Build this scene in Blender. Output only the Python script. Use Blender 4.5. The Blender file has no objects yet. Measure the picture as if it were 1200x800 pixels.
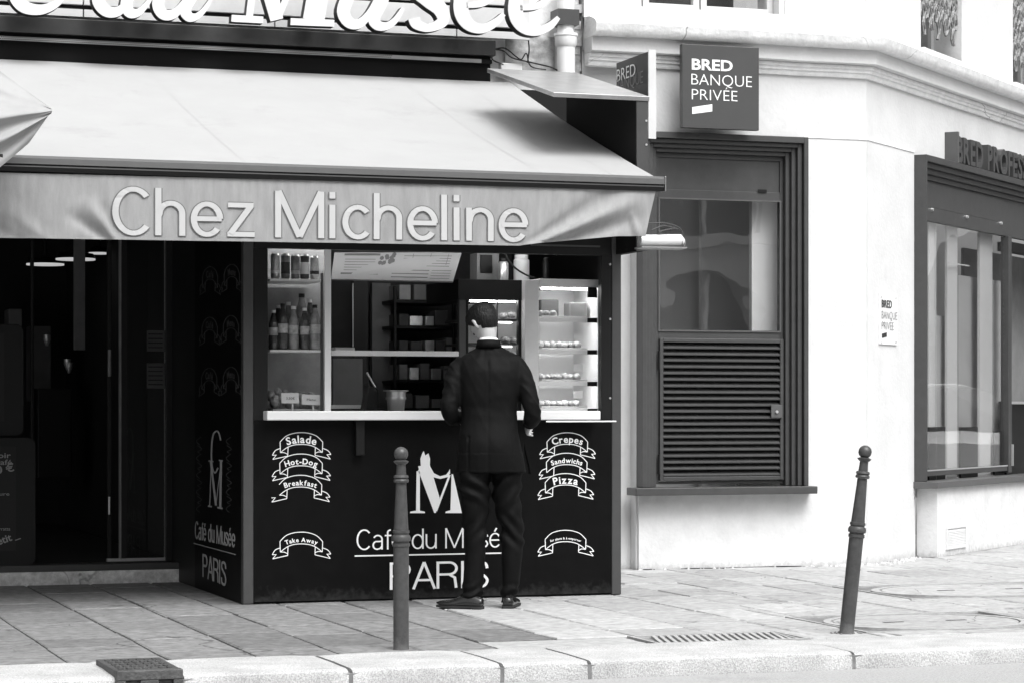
import bpy, bmesh, math, random
from mathutils import Vector, Matrix, noise
random.seed(7)
sc = bpy.context.scene
COL = sc.collection
rad = math.radians
V3 = Vector

# ------------------------------------------------------------------ camera, sky, sun, exposure
FPX = 2840.0                       # focal length in pixels of the 1200 px wide photograph
YAW = rad(18.75)
CAM = V3((-4.786, -14.10, 1.15))
F = V3((math.sin(YAW), math.cos(YAW), 0)); R = V3((math.cos(YAW), -math.sin(YAW), 0)); Z = V3((0, 0, 1))
cam = bpy.data.cameras.new("camera"); co = bpy.data.objects.new("camera", cam); COL.objects.link(co)
co.location = CAM; co.rotation_euler = (rad(90), 0, -YAW)
cam.sensor_width = 36.0; cam.lens = FPX / 1200 * 36; cam.shift_y = 80 / 1200; cam.clip_end = 600; cam.clip_start = .1
sc.camera = co
SUN_EL, SUN_AZ = rad(58), rad(166)     # azimuth clockwise from +Y
w = bpy.data.worlds.new("World"); sc.world = w; w.use_nodes = True
nt = w.node_tree; nt.nodes.clear()
sky = nt.nodes.new("ShaderNodeTexSky"); sky.sky_type = 'NISHITA'; sky.sun_disc = False
sky.sun_elevation = SUN_EL; sky.sun_rotation = SUN_AZ; sky.dust_density = 6; sky.air_density = 1.5
bw = nt.nodes.new("ShaderNodeRGBToBW"); bg = nt.nodes.new("ShaderNodeBackground"); wo = nt.nodes.new("ShaderNodeOutputWorld")
bg.inputs[1].default_value = .15
nt.links.new(sky.outputs[0], bw.inputs[0]); nt.links.new(bw.outputs[0], bg.inputs[0]); nt.links.new(bg.outputs[0], wo.inputs[0])
sl = bpy.data.lights.new("sun", 'SUN'); sl.energy = 1.5; sl.angle = rad(32); so = bpy.data.objects.new("sun", sl); COL.objects.link(so)
sd = V3((math.sin(SUN_AZ) * math.cos(SUN_EL), math.cos(SUN_AZ) * math.cos(SUN_EL), math.sin(SUN_EL)))
so.rotation_euler = sd.to_track_quat('Z', 'Y').to_euler(); so.location = (3, -8, 12)
sc.view_settings.view_transform = 'Standard'; sc.view_settings.look = 'None'; sc.view_settings.gamma = 1
sc.view_settings.exposure = 0.72
try:
    sc.cycles.max_bounces = 6; sc.cycles.transparent_max_bounces = 16
    sc.cycles.sample_clamp_indirect = 4; sc.cycles.caustics_reflective = False; sc.cycles.caustics_refractive = False
except Exception: pass

# ------------------------------------------------------------------ measuring: pixel of the photograph + a real plane -> point
def ray(u, v): return F + R * ((u - 600) / FPX) + Z * ((480 - v) / FPX)
def at(u, v, Y):
    r = ray(u, v); return CAM + r * ((Y - CAM.y) / r.y)
def X_(u, Y): return at(u, 480, Y).x
def Z_(u, v, Y): return at(u, v, Y).z
def gnd(u, v, z=0.0):
    r = ray(u, v); return CAM + r * ((z - CAM.z) / r.z)
CA = rad(29.4)
YB = 2.15                           # bank wall plane
CO = at(1015, 480, YB); CO.z = 0     # corner where the bank wall turns
CD = R * math.sin(CA) + F * math.cos(CA); CI = V3((-CD.y, CD.x, 0))     # along the turned wall / into it
CM = Matrix(((CD.x, CI.x, 0, CO.x), (CD.y, CI.y, 0, CO.y), (0, 0, 1, 0), (0, 0, 0, 1)))
CMi = CM.inverted()
def cl(u, v, y=0.0):
    o = CMi @ CAM; d = CMi.to_3x3() @ ray(u, v); return o + d * ((y - o.y) / d.y)

# ------------------------------------------------------------------ materials
def mat(name, v, rough=.6, var=.0, scale=6., bump=0., bscale=60., metal=0., spec=.5, rnd=0., emit=0., coat=0., stretch=None, detail=5., stain=0.):
    m = bpy.data.materials.new(name); m.use_nodes = True
    n = m.node_tree; b = n.nodes["Principled BSDF"]; L = n.links.new
    b.inputs["Roughness"].default_value = rough; b.inputs["Metallic"].default_value = metal
    b.inputs["Specular IOR Level"].default_value = spec; b.inputs["Base Color"].default_value = (v, v, v, 1)
    b.inputs["Coat Weight"].default_value = coat
    if emit:
        b.inputs["Emission Color"].default_value = (1, 1, 1, 1); b.inputs["Emission Strength"].default_value = emit
    geo = n.nodes.new("ShaderNodeNewGeometry"); src = geo.outputs["Position"]
    if stretch:
        mp = n.nodes.new("ShaderNodeMapping"); mp.inputs["Scale"].default_value = stretch; L(src, mp.inputs[0]); src = mp.outputs[0]
    val = None
    def mul(a, bb):
        x = n.nodes.new("ShaderNodeMath"); x.operation = 'MULTIPLY'; L(a, x.inputs[0])
        if isinstance(bb, float): x.inputs[1].default_value = bb
        else: L(bb, x.inputs[1])
        return x.outputs[0]
    if var:
        t = n.nodes.new("ShaderNodeTexNoise"); t.inputs["Scale"].default_value = scale; t.inputs["Detail"].default_value = detail; t.inputs["Roughness"].default_value = .65
        L(src, t.inputs[0]); r = n.nodes.new("ShaderNodeMapRange")
        r.inputs[1].default_value = .3; r.inputs[2].default_value = .7; r.inputs[3].default_value = 1 - var; r.inputs[4].default_value = 1 + var
        L(t.outputs[0], r.inputs[0]); val = r.outputs[0]
    if stain:      # sparse dirty patches
        t = n.nodes.new("ShaderNodeTexNoise"); t.inputs["Scale"].default_value = 1.7; t.inputs["Detail"].default_value = 8; t.inputs["Roughness"].default_value = .7
        L(geo.outputs["Position"], t.inputs[0]); r = n.nodes.new("ShaderNodeMapRange")
        r.inputs[1].default_value = .56; r.inputs[2].default_value = .75; r.inputs[3].default_value = 1; r.inputs[4].default_value = 1 - stain
        L(t.outputs[0], r.inputs[0]); val = mul(val, r.outputs[0]) if val else r.outputs[0]
    if rnd:
        oi = n.nodes.new("ShaderNodeObjectInfo"); r = n.nodes.new("ShaderNodeMapRange")
        r.inputs[3].default_value = 1 - rnd; r.inputs[4].default_value = 1 + rnd; L(oi.outputs["Random"], r.inputs[0])
        val = mul(val, r.outputs[0]) if val else r.outputs[0]
    if val:
        L(mul(val, float(v)), b.inputs["Base Color"])
    if bump:
        t = n.nodes.new("ShaderNodeTexNoise"); t.inputs["Scale"].default_value = bscale; t.inputs["Detail"].default_value = 6; L(src, t.inputs[0])
        bp = n.nodes.new("ShaderNodeBump"); bp.inputs["Strength"].default_value = bump; bp.inputs["Distance"].default_value = .01
        L(t.outputs[0], bp.inputs["Height"]); L(bp.outputs[0], b.inputs["Normal"])
    return m
def glass_mat(name, tint=.95, refl=1.0, ior=1.5, wobble=.02):
    m = bpy.data.materials.new(name); m.use_nodes = True; n = m.node_tree; n.nodes.clear(); L = n.links.new
    o = n.nodes.new("ShaderNodeOutputMaterial"); mx = n.nodes.new("ShaderNodeMixShader"); tr = n.nodes.new("ShaderNodeBsdfTransparent")
    gl = n.nodes.new("ShaderNodeBsdfGlossy"); fr = n.nodes.new("ShaderNodeFresnel"); gb = n.nodes.new("ShaderNodeNewGeometry"); pw = n.nodes.new("ShaderNodeMath"); pw.operation = "POWER"; pw.inputs[0].default_value = ior; sg_ = n.nodes.new("ShaderNodeMath"); sg_.operation = "MULTIPLY_ADD"; sg_.inputs[1].default_value = -2; sg_.inputs[2].default_value = 1; L(gb.outputs["Backfacing"], sg_.inputs[0]); L(sg_.outputs[0], pw.inputs[1]); L(pw.outputs[0], fr.inputs[0])
    gl.inputs["Roughness"].default_value = .01; gl.inputs[0].default_value = (refl, refl, refl, 1); tr.inputs[0].default_value = (tint, tint, tint, 1)
    t = n.nodes.new("ShaderNodeTexNoise"); t.inputs["Scale"].default_value = 1.3; g = n.nodes.new("ShaderNodeNewGeometry"); L(g.outputs["Position"], t.inputs[0])
    bp = n.nodes.new("ShaderNodeBump"); bp.inputs["Strength"].default_value = wobble; bp.inputs["Distance"].default_value = .1
    L(t.outputs[0], bp.inputs["Height"]); L(bp.outputs[0], gl.inputs["Normal"])
    L(fr.outputs[0], mx.inputs[0]); L(tr.outputs[0], mx.inputs[1]); L(gl.outputs[0], mx.inputs[2]); L(mx.outputs[0], o.inputs[0])
    return m
def cracks(m, dark=.45):
    n = m.node_tree; b = n.nodes["Principled BSDF"]; L = n.links.new; src = b.inputs["Base Color"].links[0].from_socket
    g = n.nodes.new("ShaderNodeNewGeometry"); t = n.nodes.new("ShaderNodeTexNoise"); t.inputs["Scale"].default_value = 3; t.inputs["Detail"].default_value = 4
    ad = n.nodes.new("ShaderNodeVectorMath"); ad.operation = 'MULTIPLY_ADD'; ad.inputs[1].default_value = (.25, .25, .25); L(g.outputs["Position"], t.inputs[0]); L(t.outputs["Color"], ad.inputs[0]); L(g.outputs["Position"], ad.inputs[2])
    v = n.nodes.new("ShaderNodeTexVoronoi"); v.feature = 'DISTANCE_TO_EDGE'; v.inputs["Scale"].default_value = 1.1; L(ad.outputs[0], v.inputs["Vector"])
    r = n.nodes.new("ShaderNodeMapRange"); r.inputs[1].default_value = .002; r.inputs[2].default_value = .007; r.inputs[3].default_value = dark; r.inputs[4].default_value = 1; L(v.outputs["Distance"], r.inputs[0])
    k = n.nodes.new("ShaderNodeTexNoise"); k.inputs["Scale"].default_value = 1.1; L(g.outputs["Position"], k.inputs[0]); r2 = n.nodes.new("ShaderNodeMapRange"); r2.inputs[1].default_value = .5; r2.inputs[2].default_value = .58; L(k.outputs[0], r2.inputs[0])
    mx = n.nodes.new("ShaderNodeMix"); mx.inputs[2].default_value = 1.0; L(r2.outputs[0], mx.inputs[0]); L(r.outputs[0], mx.inputs[3])
    x = n.nodes.new("ShaderNodeMath"); x.operation = 'MULTIPLY'; L(src, x.inputs[0]); L(mx.outputs[0], x.inputs[1]); L(x.outputs[0], b.inputs["Base Color"]); return m
def foot_dirt(m, h, level, amt):      # splashed dust and grime above the paving
    n = m.node_tree; b = n.nodes["Principled BSDF"]; L = n.links.new; src = b.inputs["Base Color"].links[0].from_socket
    g = n.nodes.new("ShaderNodeNewGeometry"); sp = n.nodes.new("ShaderNodeSeparateXYZ"); L(g.outputs["Position"], sp.inputs[0])
    t = n.nodes.new("ShaderNodeTexNoise"); t.inputs["Scale"].default_value = 24; t.inputs["Detail"].default_value = 8; t.inputs["Roughness"].default_value = .7; L(g.outputs["Position"], t.inputs[0])
    z = n.nodes.new("ShaderNodeMapRange"); z.inputs[1].default_value = 0; z.inputs[2].default_value = h; z.inputs[3].default_value = .30; z.inputs[4].default_value = -.15; L(sp.outputs[2], z.inputs[0])
    a = n.nodes.new("ShaderNodeMath"); L(t.outputs[0], a.inputs[0]); L(z.outputs[0], a.inputs[1])
    r = n.nodes.new("ShaderNodeMapRange"); r.inputs[1].default_value = .52; r.inputs[2].default_value = .85; r.inputs[3].default_value = 0; r.inputs[4].default_value = amt; L(a.outputs[0], r.inputs[0])
    mx = n.nodes.new("ShaderNodeMix"); mx.inputs[3].default_value = level; L(r.outputs[0], mx.inputs[0]); L(src, mx.inputs[2]); L(mx.outputs[0], b.inputs["Base Color"]); return m
def speckle(m, v, dark, scale):     # granite grain
    n = m.node_tree; b = n.nodes["Principled BSDF"]; L = n.links.new
    g = n.nodes.new("ShaderNodeNewGeometry"); t = n.nodes.new("ShaderNodeTexNoise"); t.inputs["Scale"].default_value = scale; t.inputs["Detail"].default_value = 2
    t2 = n.nodes.new("ShaderNodeTexNoise"); t2.inputs["Scale"].default_value = 5; t2.inputs["Detail"].default_value = 6
    L(g.outputs["Position"], t.inputs[0]); L(g.outputs["Position"], t2.inputs[0])
    r = n.nodes.new("ShaderNodeMapRange"); r.inputs[1].default_value = .38; r.inputs[2].default_value = .6; r.inputs[3].default_value = dark; r.inputs[4].default_value = v
    r2 = n.nodes.new("ShaderNodeMapRange"); r2.inputs[1].default_value = .3; r2.inputs[2].default_value = .7; r2.inputs[3].default_value = .82; r2.inputs[4].default_value = 1.12
    L(t.outputs[0], r.inputs[0]); L(t2.outputs[0], r2.inputs[0])
    x = n.nodes.new("ShaderNodeMath"); x.operation = 'MULTIPLY'; L(r.outputs[0], x.inputs[0]); L(r2.outputs[0], x.inputs[1]); L(x.outputs[0], b.inputs["Base Color"])
    return m
M = dict(
    plaster=mat("white_plaster", .66, .85, var=.06, scale=3, bump=.25, bscale=35, stain=.14),
    stone_wall=mat("weathered_stone", .85, .9, var=.10, scale=9, bump=.5, bscale=30, stain=.28),
    old_wall=mat("old_stained_wall", .42, .95, var=.45, scale=9, bump=.8, bscale=22, stain=.5),
    plinth=mat("plinth_plaster", .68, .85, var=.09, scale=5, bump=.35, bscale=30, stain=.25),
    frame=mat("grey_painted_wood", .056, .42, var=.12, scale=12, bump=.05, bscale=50),
    framel=mat("grey_paint_light", .095, .4, var=.06, scale=12),
    framel2=mat('painted_bar', .26, .5, var=.12, scale=6),
    lightpaint=mat("pale_paint", .62, .5, var=.06, scale=8),
    storage=mat('storage_grey', .4, .6, var=.2, scale=7),
    white=mat("white_enamel", .85, .35),
    whitep=mat("white_print", .86, .6),
    fabric=mat("awning_cloth", .335, .9, var=.03, scale=2.5, bump=.2, bscale=300, stain=.14),
    letterw=mat('letter_white', .47, .6, var=.03, scale=5),
    bigletter=mat('letter_face', .66, .5),
    faint=mat('faint_print', .06, .6),
    pale_grey=mat('pale_grey_fill', .5, .7, var=.12, scale=2),
    valance=mat("valance_cloth", .29, .9, var=.13, scale=7, bump=.2, bscale=200, stretch=(3, 3, .6), stain=.15),
    black=mat("black_paint", .006, .5, spec=.3),
    blackm=mat("matt_black", .008, .9, spec=.2),
    panel=mat("black_panel", .003, .5, spec=.12, var=.35, scale=9, bump=.03, bscale=20),
    sidepanel=mat("black_vinyl", .003, .5, spec=.12),
    post=mat("grey_metal_post", .055, .45, var=.08, scale=14),
    alu=mat("brushed_aluminium", .62, .32, metal=.6, var=.04, scale=20),
    steel=mat("stainless_steel", .65, .3, metal=.6, var=.05, scale=30, stretch=(4, 4, 1)),
    zinc=mat("weathered_zinc", .42, .28, metal=.75, var=.18, scale=8),
    bollard=mat("grey_bollard_paint", .052, .42, var=.28, scale=30, bump=.08, bscale=90),
    slab=cracks(mat("paving_stone", .35, .85, var=.28, scale=15, bump=.3, bscale=45, rnd=.14, stain=.4)),
    slabdark=cracks(mat("dark_paving_stone", .175, .85, var=.38, scale=15, bump=.35, bscale=40, rnd=.2, stain=.4)),
    joint=mat("joint_mortar", .17, .95, var=.4, scale=9),
    kerb=speckle(mat("granite", .5, .8, bump=.5, bscale=90), .52, .33, 150),
    asphalt=mat("asphalt", .36, .9, var=.22, scale=70, bump=.8, bscale=160, stain=.25),
    iron=mat("cast_iron", .08, .6, var=.35, scale=18, bump=.6, bscale=60, metal=.2),
    cover=mat("worn_cover", .36, .75, var=.2, scale=14, bump=.3, bscale=60),
    sign=mat("grey_sign_face", .062, .4, var=.05, scale=5),
    signd=mat("dark_sign_face", .030, .4),
    interior=mat("dim_interior", .085, .8, var=.3, scale=2),
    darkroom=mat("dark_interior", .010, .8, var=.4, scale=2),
    pale_in=mat("pale_interior", .8, .8, var=.05, scale=2),
    midgrey=mat("mid_grey", .22, .6, var=.15, scale=6),
    lamp=mat("lamp_light", .6, .5, emit=.3),
    tubes=mat('soft_strip_light', .9, .5, emit=5.0),
    tube=mat("vitrine_light", .9, .5, emit=18.0),
    chalk=mat("chalk", .36, .8), board=mat("slate_board", .006, .6), boardframe=mat("board_frame", .010, .5, spec=.3),
    skin=mat("skin", .42, .5, var=.04, scale=20), hair=mat("dark_hair", .006, .5, spec=.25, var=.5, scale=60, bump=.9, bscale=120, stretch=(1, 1, .35)),
    suit=mat("dark_wool_suit", .0032, .7, var=.2, scale=60, bump=.15, bscale=240, spec=.13), shirt=mat("white_shirt", .8, .8),
    shoe=mat("black_leather", .012, .22, coat=.3), sole=mat("shoe_sole", .02, .8),
    food=mat("pastry", .38, .7, var=.4, scale=30, bump=.5, bscale=60), paper=mat("paper", .72, .8),
    poster=mat("grey_poster", .13, .6, var=.06, scale=4), ink=mat("dark_ink", .03, .7),
    can1=mat("can_light", .45, .3, metal=.4, var=.3, scale=25), can2=mat("can_mid", .16, .3, metal=.3, var=.4, scale=30), can3=mat("can_dark", .04, .3, metal=.2, var=.3, scale=30),
    bottle=mat("dark_bottle", .06, .1, var=.4, scale=25, coat=.5), bottlel=mat("clear_bottle", .30, .12, var=.3, scale=20, coat=.5), blabel=mat("bottle_label", .5, .5, var=.4, scale=40),
    cable=mat("black_cable", .01, .5), stucco=mat("opposite_stone", .6, .9, var=.1, scale=2, bump=.2, bscale=8),
    car=mat("pale_car_paint", .6, .2, coat=.8), tyre=mat("tyre", .02, .8),
    lace=mat("iron_lace", .22, .6, var=.6, scale=40),
    glass=glass_mat("pane_glass", .97, 1.0, 2.0, .04), glassd=glass_mat("tinted_glass", .8), cglass=glass_mat("counter_glass", .97, .8, 1.35),
)

foot_dirt(M['panel'], .13, .05, .45); foot_dirt(M['plaster'], .09, .3, .55); foot_dirt(M['plinth'], .08, .3, .6); foot_dirt(M['stone_wall'], .2, .2, .6); cracks(M['stone_wall'], .45)
foot_dirt(M['bollard'], .1, .2, .5)
# ------------------------------------------------------------------ mesh helpers
WP = {}
class MB:
    def __init__(s): s.v = []; s.f = []; s.mi = []; s.cm = 0
    def add(s, vs, fs):
        k = len(s.v); s.v += [V3(p) for p in vs]; s.f += [tuple(i + k for i in f) for f in fs]; s.mi += [s.cm] * len(fs); return s
    def box(s, x0, x1, y0, y1, z0, z1):
        if x0 > x1: x0, x1 = x1, x0
        if y0 > y1: y0, y1 = y1, y0
        if z0 > z1: z0, z1 = z1, z0
        return s.add([(x0, y0, z0), (x1, y0, z0), (x1, y1, z0), (x0, y1, z0), (x0, y0, z1), (x1, y0, z1), (x1, y1, z1), (x0, y1, z1)],
                     [(0, 3, 2, 1), (4, 5, 6, 7), (0, 1, 5, 4), (1, 2, 6, 5), (2, 3, 7, 6), (3, 0, 4, 7)])
    def prism(s, pts, vec):        # planar polygon of 3-D points extruded by vec
        n = len(pts); a = [V3(p) for p in pts]; b = [p + V3(vec) for p in a]
        return s.add(a + b, [tuple(range(n)), tuple(range(2 * n - 1, n - 1, -1))] + [(i, i + n, (i + 1) % n + n, (i + 1) % n) for i in range(n)])
    def quad(s, a, b, c, d): return s.add([a, b, c, d], [(0, 1, 2, 3)])
    def tube(s, pts, r, n=8, cap=True):
        pts = [V3(p) for p in pts]; rs = r if isinstance(r, (list, tuple)) else [r] * len(pts)
        vs = []; fs = []; up = None
        for i, p in enumerate(pts):
            t = (pts[min(i + 1, len(pts) - 1)] - pts[max(i - 1, 0)]).normalized()
            if up is None: up = t.orthogonal().normalized()
            up = (up - t * up.dot(t)).normalized(); sd_ = t.cross(up)
            for k in range(n):
                a = 2 * math.pi * k / n; vs.append(p + (up * math.cos(a) + sd_ * math.sin(a)) * rs[i])
        for i in range(len(pts) - 1):
            for k in range(n): fs.append((i * n + k, i * n + (k + 1) % n, (i + 1) * n + (k + 1) % n, (i + 1) * n + k))
        if cap: fs += [tuple(range(n))[::-1], tuple((len(pts) - 1) * n + k for k in range(n))]
        return s.add(vs, fs)
    def lathe(s, prof, c=(0, 0, 0), n=20):
        c = V3(c); vs = []; fs = []
        for r, z in prof:
            for k in range(n):
                a = 2 * math.pi * k / n; vs.append(c + V3((max(r, 1e-4) * math.cos(a), max(r, 1e-4) * math.sin(a), z)))
        for i in range(len(prof) - 1):
            for k in range(n): fs.append((i * n + k, i * n + (k + 1) % n, (i + 1) * n + (k + 1) % n, (i + 1) * n + k))
        fs += [tuple(range(n))[::-1], tuple((len(prof) - 1) * n + k for k in range(n))]
        return s.add(vs, fs)
    def rings(s, rs, cap=True):
        n = len(rs[0]); vs = [p for r in rs for p in r]; fs = []
        for i in range(len(rs) - 1):
            for k in range(n): fs.append((i * n + k, i * n + (k + 1) % n, (i + 1) * n + (k + 1) % n, (i + 1) * n + k))
        if cap: fs += [tuple(range(n))[::-1], tuple((len(rs) - 1) * n + k for k in range(n))]
        return s.add(vs, fs)
    def grid(s, fn, nu, nv):
        vs = [fn(i / nu, j / nv) for j in range(nv + 1) for i in range(nu + 1)]
        return s.add(vs, [(j * (nu + 1) + i, j * (nu + 1) + i + 1, (j + 1) * (nu + 1) + i + 1, (j + 1) * (nu + 1) + i) for j in range(nv) for i in range(nu)])
    def build(s, name, m, parent=None, T=None, smooth=False, bevel=0, label=None, fix=True, origin=None):
        if not s.v: raise ValueError("empty " + name)
        vs = [(T @ p) if T else p for p in s.v]
        lo = V3(tuple(min(p[i] for p in vs) for i in range(3))); hi = V3(tuple(max(p[i] for p in vs) for i in range(3)))
        c = V3(origin) if origin is not None else (lo + hi) / 2
        if origin is None: c.z = lo.z
        me = bpy.data.meshes.new(name); me.from_pydata([p - c for p in vs], [], s.f)
        ms = m if isinstance(m, (list, tuple)) else [m]
        for x in ms: me.materials.append(x)
        if len(ms) > 1: me.polygons.foreach_set("material_index", s.mi)
        if fix:
            b = bmesh.new(); b.from_mesh(me); bmesh.ops.recalc_face_normals(b, faces=b.faces[:]); b.to_mesh(me); b.free()
        if smooth:
            me.polygons.foreach_set("use_smooth", [True] * len(me.polygons))
            if smooth != 'all':
                try: me.set_sharp_from_angle(angle=rad(38))
                except Exception: pass
        me.update()
        o = bpy.data.objects.new(name, me); COL.objects.link(o)
        pw = WP.get(parent.name, V3()) if parent else V3()
        o.location = c - pw
        if parent: o.parent = parent
        WP[o.name] = c
        if bevel:
            bv = o.modifiers.new("bevel", 'BEVEL'); bv.width = bevel; bv.segments = 2; bv.limit_method = 'ANGLE'
        if label: o['label'] = label
        return o
def box(name, m, b, parent=None, T=None, bevel=0, label=None):
    return MB().box(*b).build(name, m, parent, T, bevel=bevel, label=label)
def thing(name, label, cat, loc=(0, 0, 0), group=None):
    o = bpy.data.objects.new(name, None); COL.objects.link(o); o.location = loc; o.empty_display_size = .1
    WP[o.name] = V3(loc); return tag(o, label, cat, group)
def tag(o, label=None, cat=None, group=None, kind=None):
    if label: o['label'] = label
    if cat: o['category'] = cat
    if group: o['group'] = group
    if kind: o['kind'] = kind
    return o
def dup(o, loc, label=None, rot=None):
    def cp(a, par):
        c = a.copy(); COL.objects.link(c); c.parent = par
        for ch in a.children: cp(ch, c)
        return c
    r = cp(o, None); r.location = loc
    if rot: r.rotation_euler = rot
    if label: r['label'] = label
    WP[r.name] = V3(loc)
    return r

# ------------------------------------------------------------------ lettering: stroked sans alphabet and the built-in face
def ell(cx, cy, rx, ry, a0, a1, n=18):
    return [(cx + rx * math.cos(rad(a0 + (a1 - a0) * i / n)), cy + ry * math.sin(rad(a0 + (a1 - a0) * i / n))) for i in range(n + 1)]
def spl(p, n=6):
    out = []
    q = [p[0]] + list(p) + [p[-1]]
    for i in range(1, len(q) - 2):
        for k in range(n):
            t = k / n; a, b, c, d = q[i - 1], q[i], q[i + 1], q[i + 2]
            out.append(tuple(.5 * (2 * b[j] + (c[j] - a[j]) * t + (2 * a[j] - 5 * b[j] + 4 * c[j] - d[j]) * t * t + (3 * b[j] - a[j] - 3 * c[j] + d[j]) * t ** 3) for j in range(len(b))))
    out.append(tuple(p[-1])); return out
def glyph(ch, s):
    st = lambda x, a, b: [(x, a), (x, b)]
    acc = lambda cx: [(cx - .03, .79), (cx + .07, .97)]
    if ch == 'C': return [ell(.35, .5, .345 - s, .515 - s, 42, 318, 26)], .71
    if ch == 'h': return [st(s, 0, 1), [(s, .40)] + ell(.26, .46, .24 - s, .275 - s, 180, 0) + [(.5 - s, 0)]], .59
    if ch == 'n': return [st(s, 0, .725), [(s, .40)] + ell(.26, .46, .24 - s, .275 - s, 180, 0) + [(.5 - s, 0)]], .59
    if ch == 'u': return [st(.5 - s, 0, .725), [(s, .725)] + ell(.24, .265, .24 - s, .275 - s, 180, 360) + [(.5 - s, .33)]], .59
    if ch in 'eé':
        g = [[(s, .37), (.53 - s * .3, .37)], ell(.27, .36, .27 - s, .375 - s, 2, 322, 24)]
        return (g + [acc(.27)] if ch == 'é' else g), .60
    if ch == 'z': return [[(.02, .725 - s), (.45, .725 - s)], [(.41, .725 - s * 1.2), (.06, s * 1.2)], [(.01, s), (.47, s)]], .52
    if ch == 'M': return [st(s, 0, 1), st(.84 - s, 0, 1), [(s * 1.1, 1), (.42, .02)], [(.84 - s * 1.1, 1), (.42, .02)]], .93
    if ch == 'i': return [st(s, 0, .725), st(s, .86, 1)], .12 + 2 * s
    if ch == 'l': return [st(s, 0, 1)], .12 + 2 * s
    if ch == 'c': return [ell(.27, .36, .27 - s, .375 - s, 42, 318, 22)], .55
    if ch == 'a': return [[(.47 - s, 0), (.47 - s, .48)] + ell(.245, .50, .225 - s, .235 - s, 0, 155, 10), [(.47 - s, .42), (.3, .40)] + ell(.21, .215, .21 - s, .195, 90, 270, 10)[1:] + [(.34, .05), (.47 - s, .17)]], .56
    if ch == 'f': return [[(.13, 0), (.13, .8)] + ell(.13 + .15, .84, .15, .16 - s, 180, 95, 6), [(0, .725 - s), (.29, .725 - s)]], .31
    if ch == 'd': return [ell(.27, .36, .27 - s, .375 - s, 0, 360, 26), st(.54 - s, 0, 1)], .63
    if ch == 's': return [spl([(.43 - s * .3, .55), (.38, .66 - s * .4), (.24, .74 - s), (.09, .67 - s * .3), (.07, .53), (.2, .41), (.33, .34), (.42 - s * .2, .2), (.36, .06 + s * .4), (.22, -.01 + s), (.07, .05 + s * .3), (.02 + s * .5, .19)])], .50
    if ch == 'S': return [spl([(.58 - s * .3, .72), (.51, .91 - s * .3), (.32, 1.01 - s), (.12, .92 - s * .3), (.08, .72), (.25, .58), (.45, .46), (.58 - s * .3, .28), (.49, .07 + s * .3), (.3, -.01 + s), (.1, .08 + s * .3), (.02 + s * .4, .3)])], .68
    if ch == 'P': return [st(s, 0, 1), [(s, 1 - s), (.36, 1 - s)] + ell(.36, .725, .24 - s * .5, .275 - s, 90, -90, 12) + [(s, .45 + s)]], .66
    if ch == 'R': return [st(s, 0, 1), [(s, 1 - s), (.38, 1 - s)] + ell(.38, .74, .24 - s * .5, .26 - s, 90, -90, 12) + [(s, .48 + s)], [(.40, .5), (.55, .40), (.59, .02)]], .72
    if ch == 'A': return [[(s, 0), (.36, .99)], [(.72 - s, 0), (.36, .99)], [(.14, .33), (.58, .33)]], .73
    if ch == 'I': return [st(s + .02, 0, 1)], .16 + 2 * s
    if ch == ' ': return [], .30
    return [], .4
def stroke_faces(poly, wd, closed=False):     # 2-D polyline -> list of quads
    n = len(poly); ws = wd if isinstance(wd, (list, tuple)) else [wd] * n; L = []; Rr = []
    for i in range(n):
        if closed: a = poly[(i - 1) % n]; b = poly[(i + 1) % n]
        else: a = poly[max(i - 1, 0)]; b = poly[min(i + 1, n - 1)]
        p = poly[i]
        d1 = Vector((p[0] - a[0], p[1] - a[1])); d2 = Vector((b[0] - p[0], b[1] - p[1]))
        if d1.length < 1e-9: d1 = d2.copy()
        if d2.length < 1e-9: d2 = d1.copy()
        d1.normalize(); d2.normalize(); t = d1 + d2
        if t.length < 1e-6: t = d1
        t.normalize(); nn = Vector((-t.y, t.x)); k = 1 / max(.55, nn.dot(Vector((-d1.y, d1.x))))
        L.append((p[0] + nn.x * ws[i] / 2 * k, p[1] + nn.y * ws[i] / 2 * k)); Rr.append((p[0] - nn.x * ws[i] / 2 * k, p[1] - nn.y * ws[i] / 2 * k))
    return L, Rr
def put_stroke(mb, poly, wd, P, nrm, depth, lift, closed=False):
    """P maps 2-D to 3-D; a ribbon of the stroke with thickness depth, lifted off its backing"""
    L, Rr = stroke_faces(poly, wd, closed); n = len(L)
    fr = [P(*p) + nrm * (lift + depth) for p in L] + [P(*p) + nrm * (lift + depth) for p in Rr]
    bk = [p - nrm * depth for p in fr]
    m = n if closed else n - 1
    fs = []; bf = 2 * n
    for i in range(m):
        j = (i + 1) % n
        fs.append((i, n + i, n + j, j)); fs.append((bf + i, i, j, bf + j)); fs.append((n + i, bf + n + i, bf + n + j, n + j))
    if not closed: fs += [(0, bf, bf + n, n), (n - 1, 2 * n - 1, bf + 2 * n - 1, bf + n - 1)]
    mb.add(fr + bk, fs)
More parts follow.
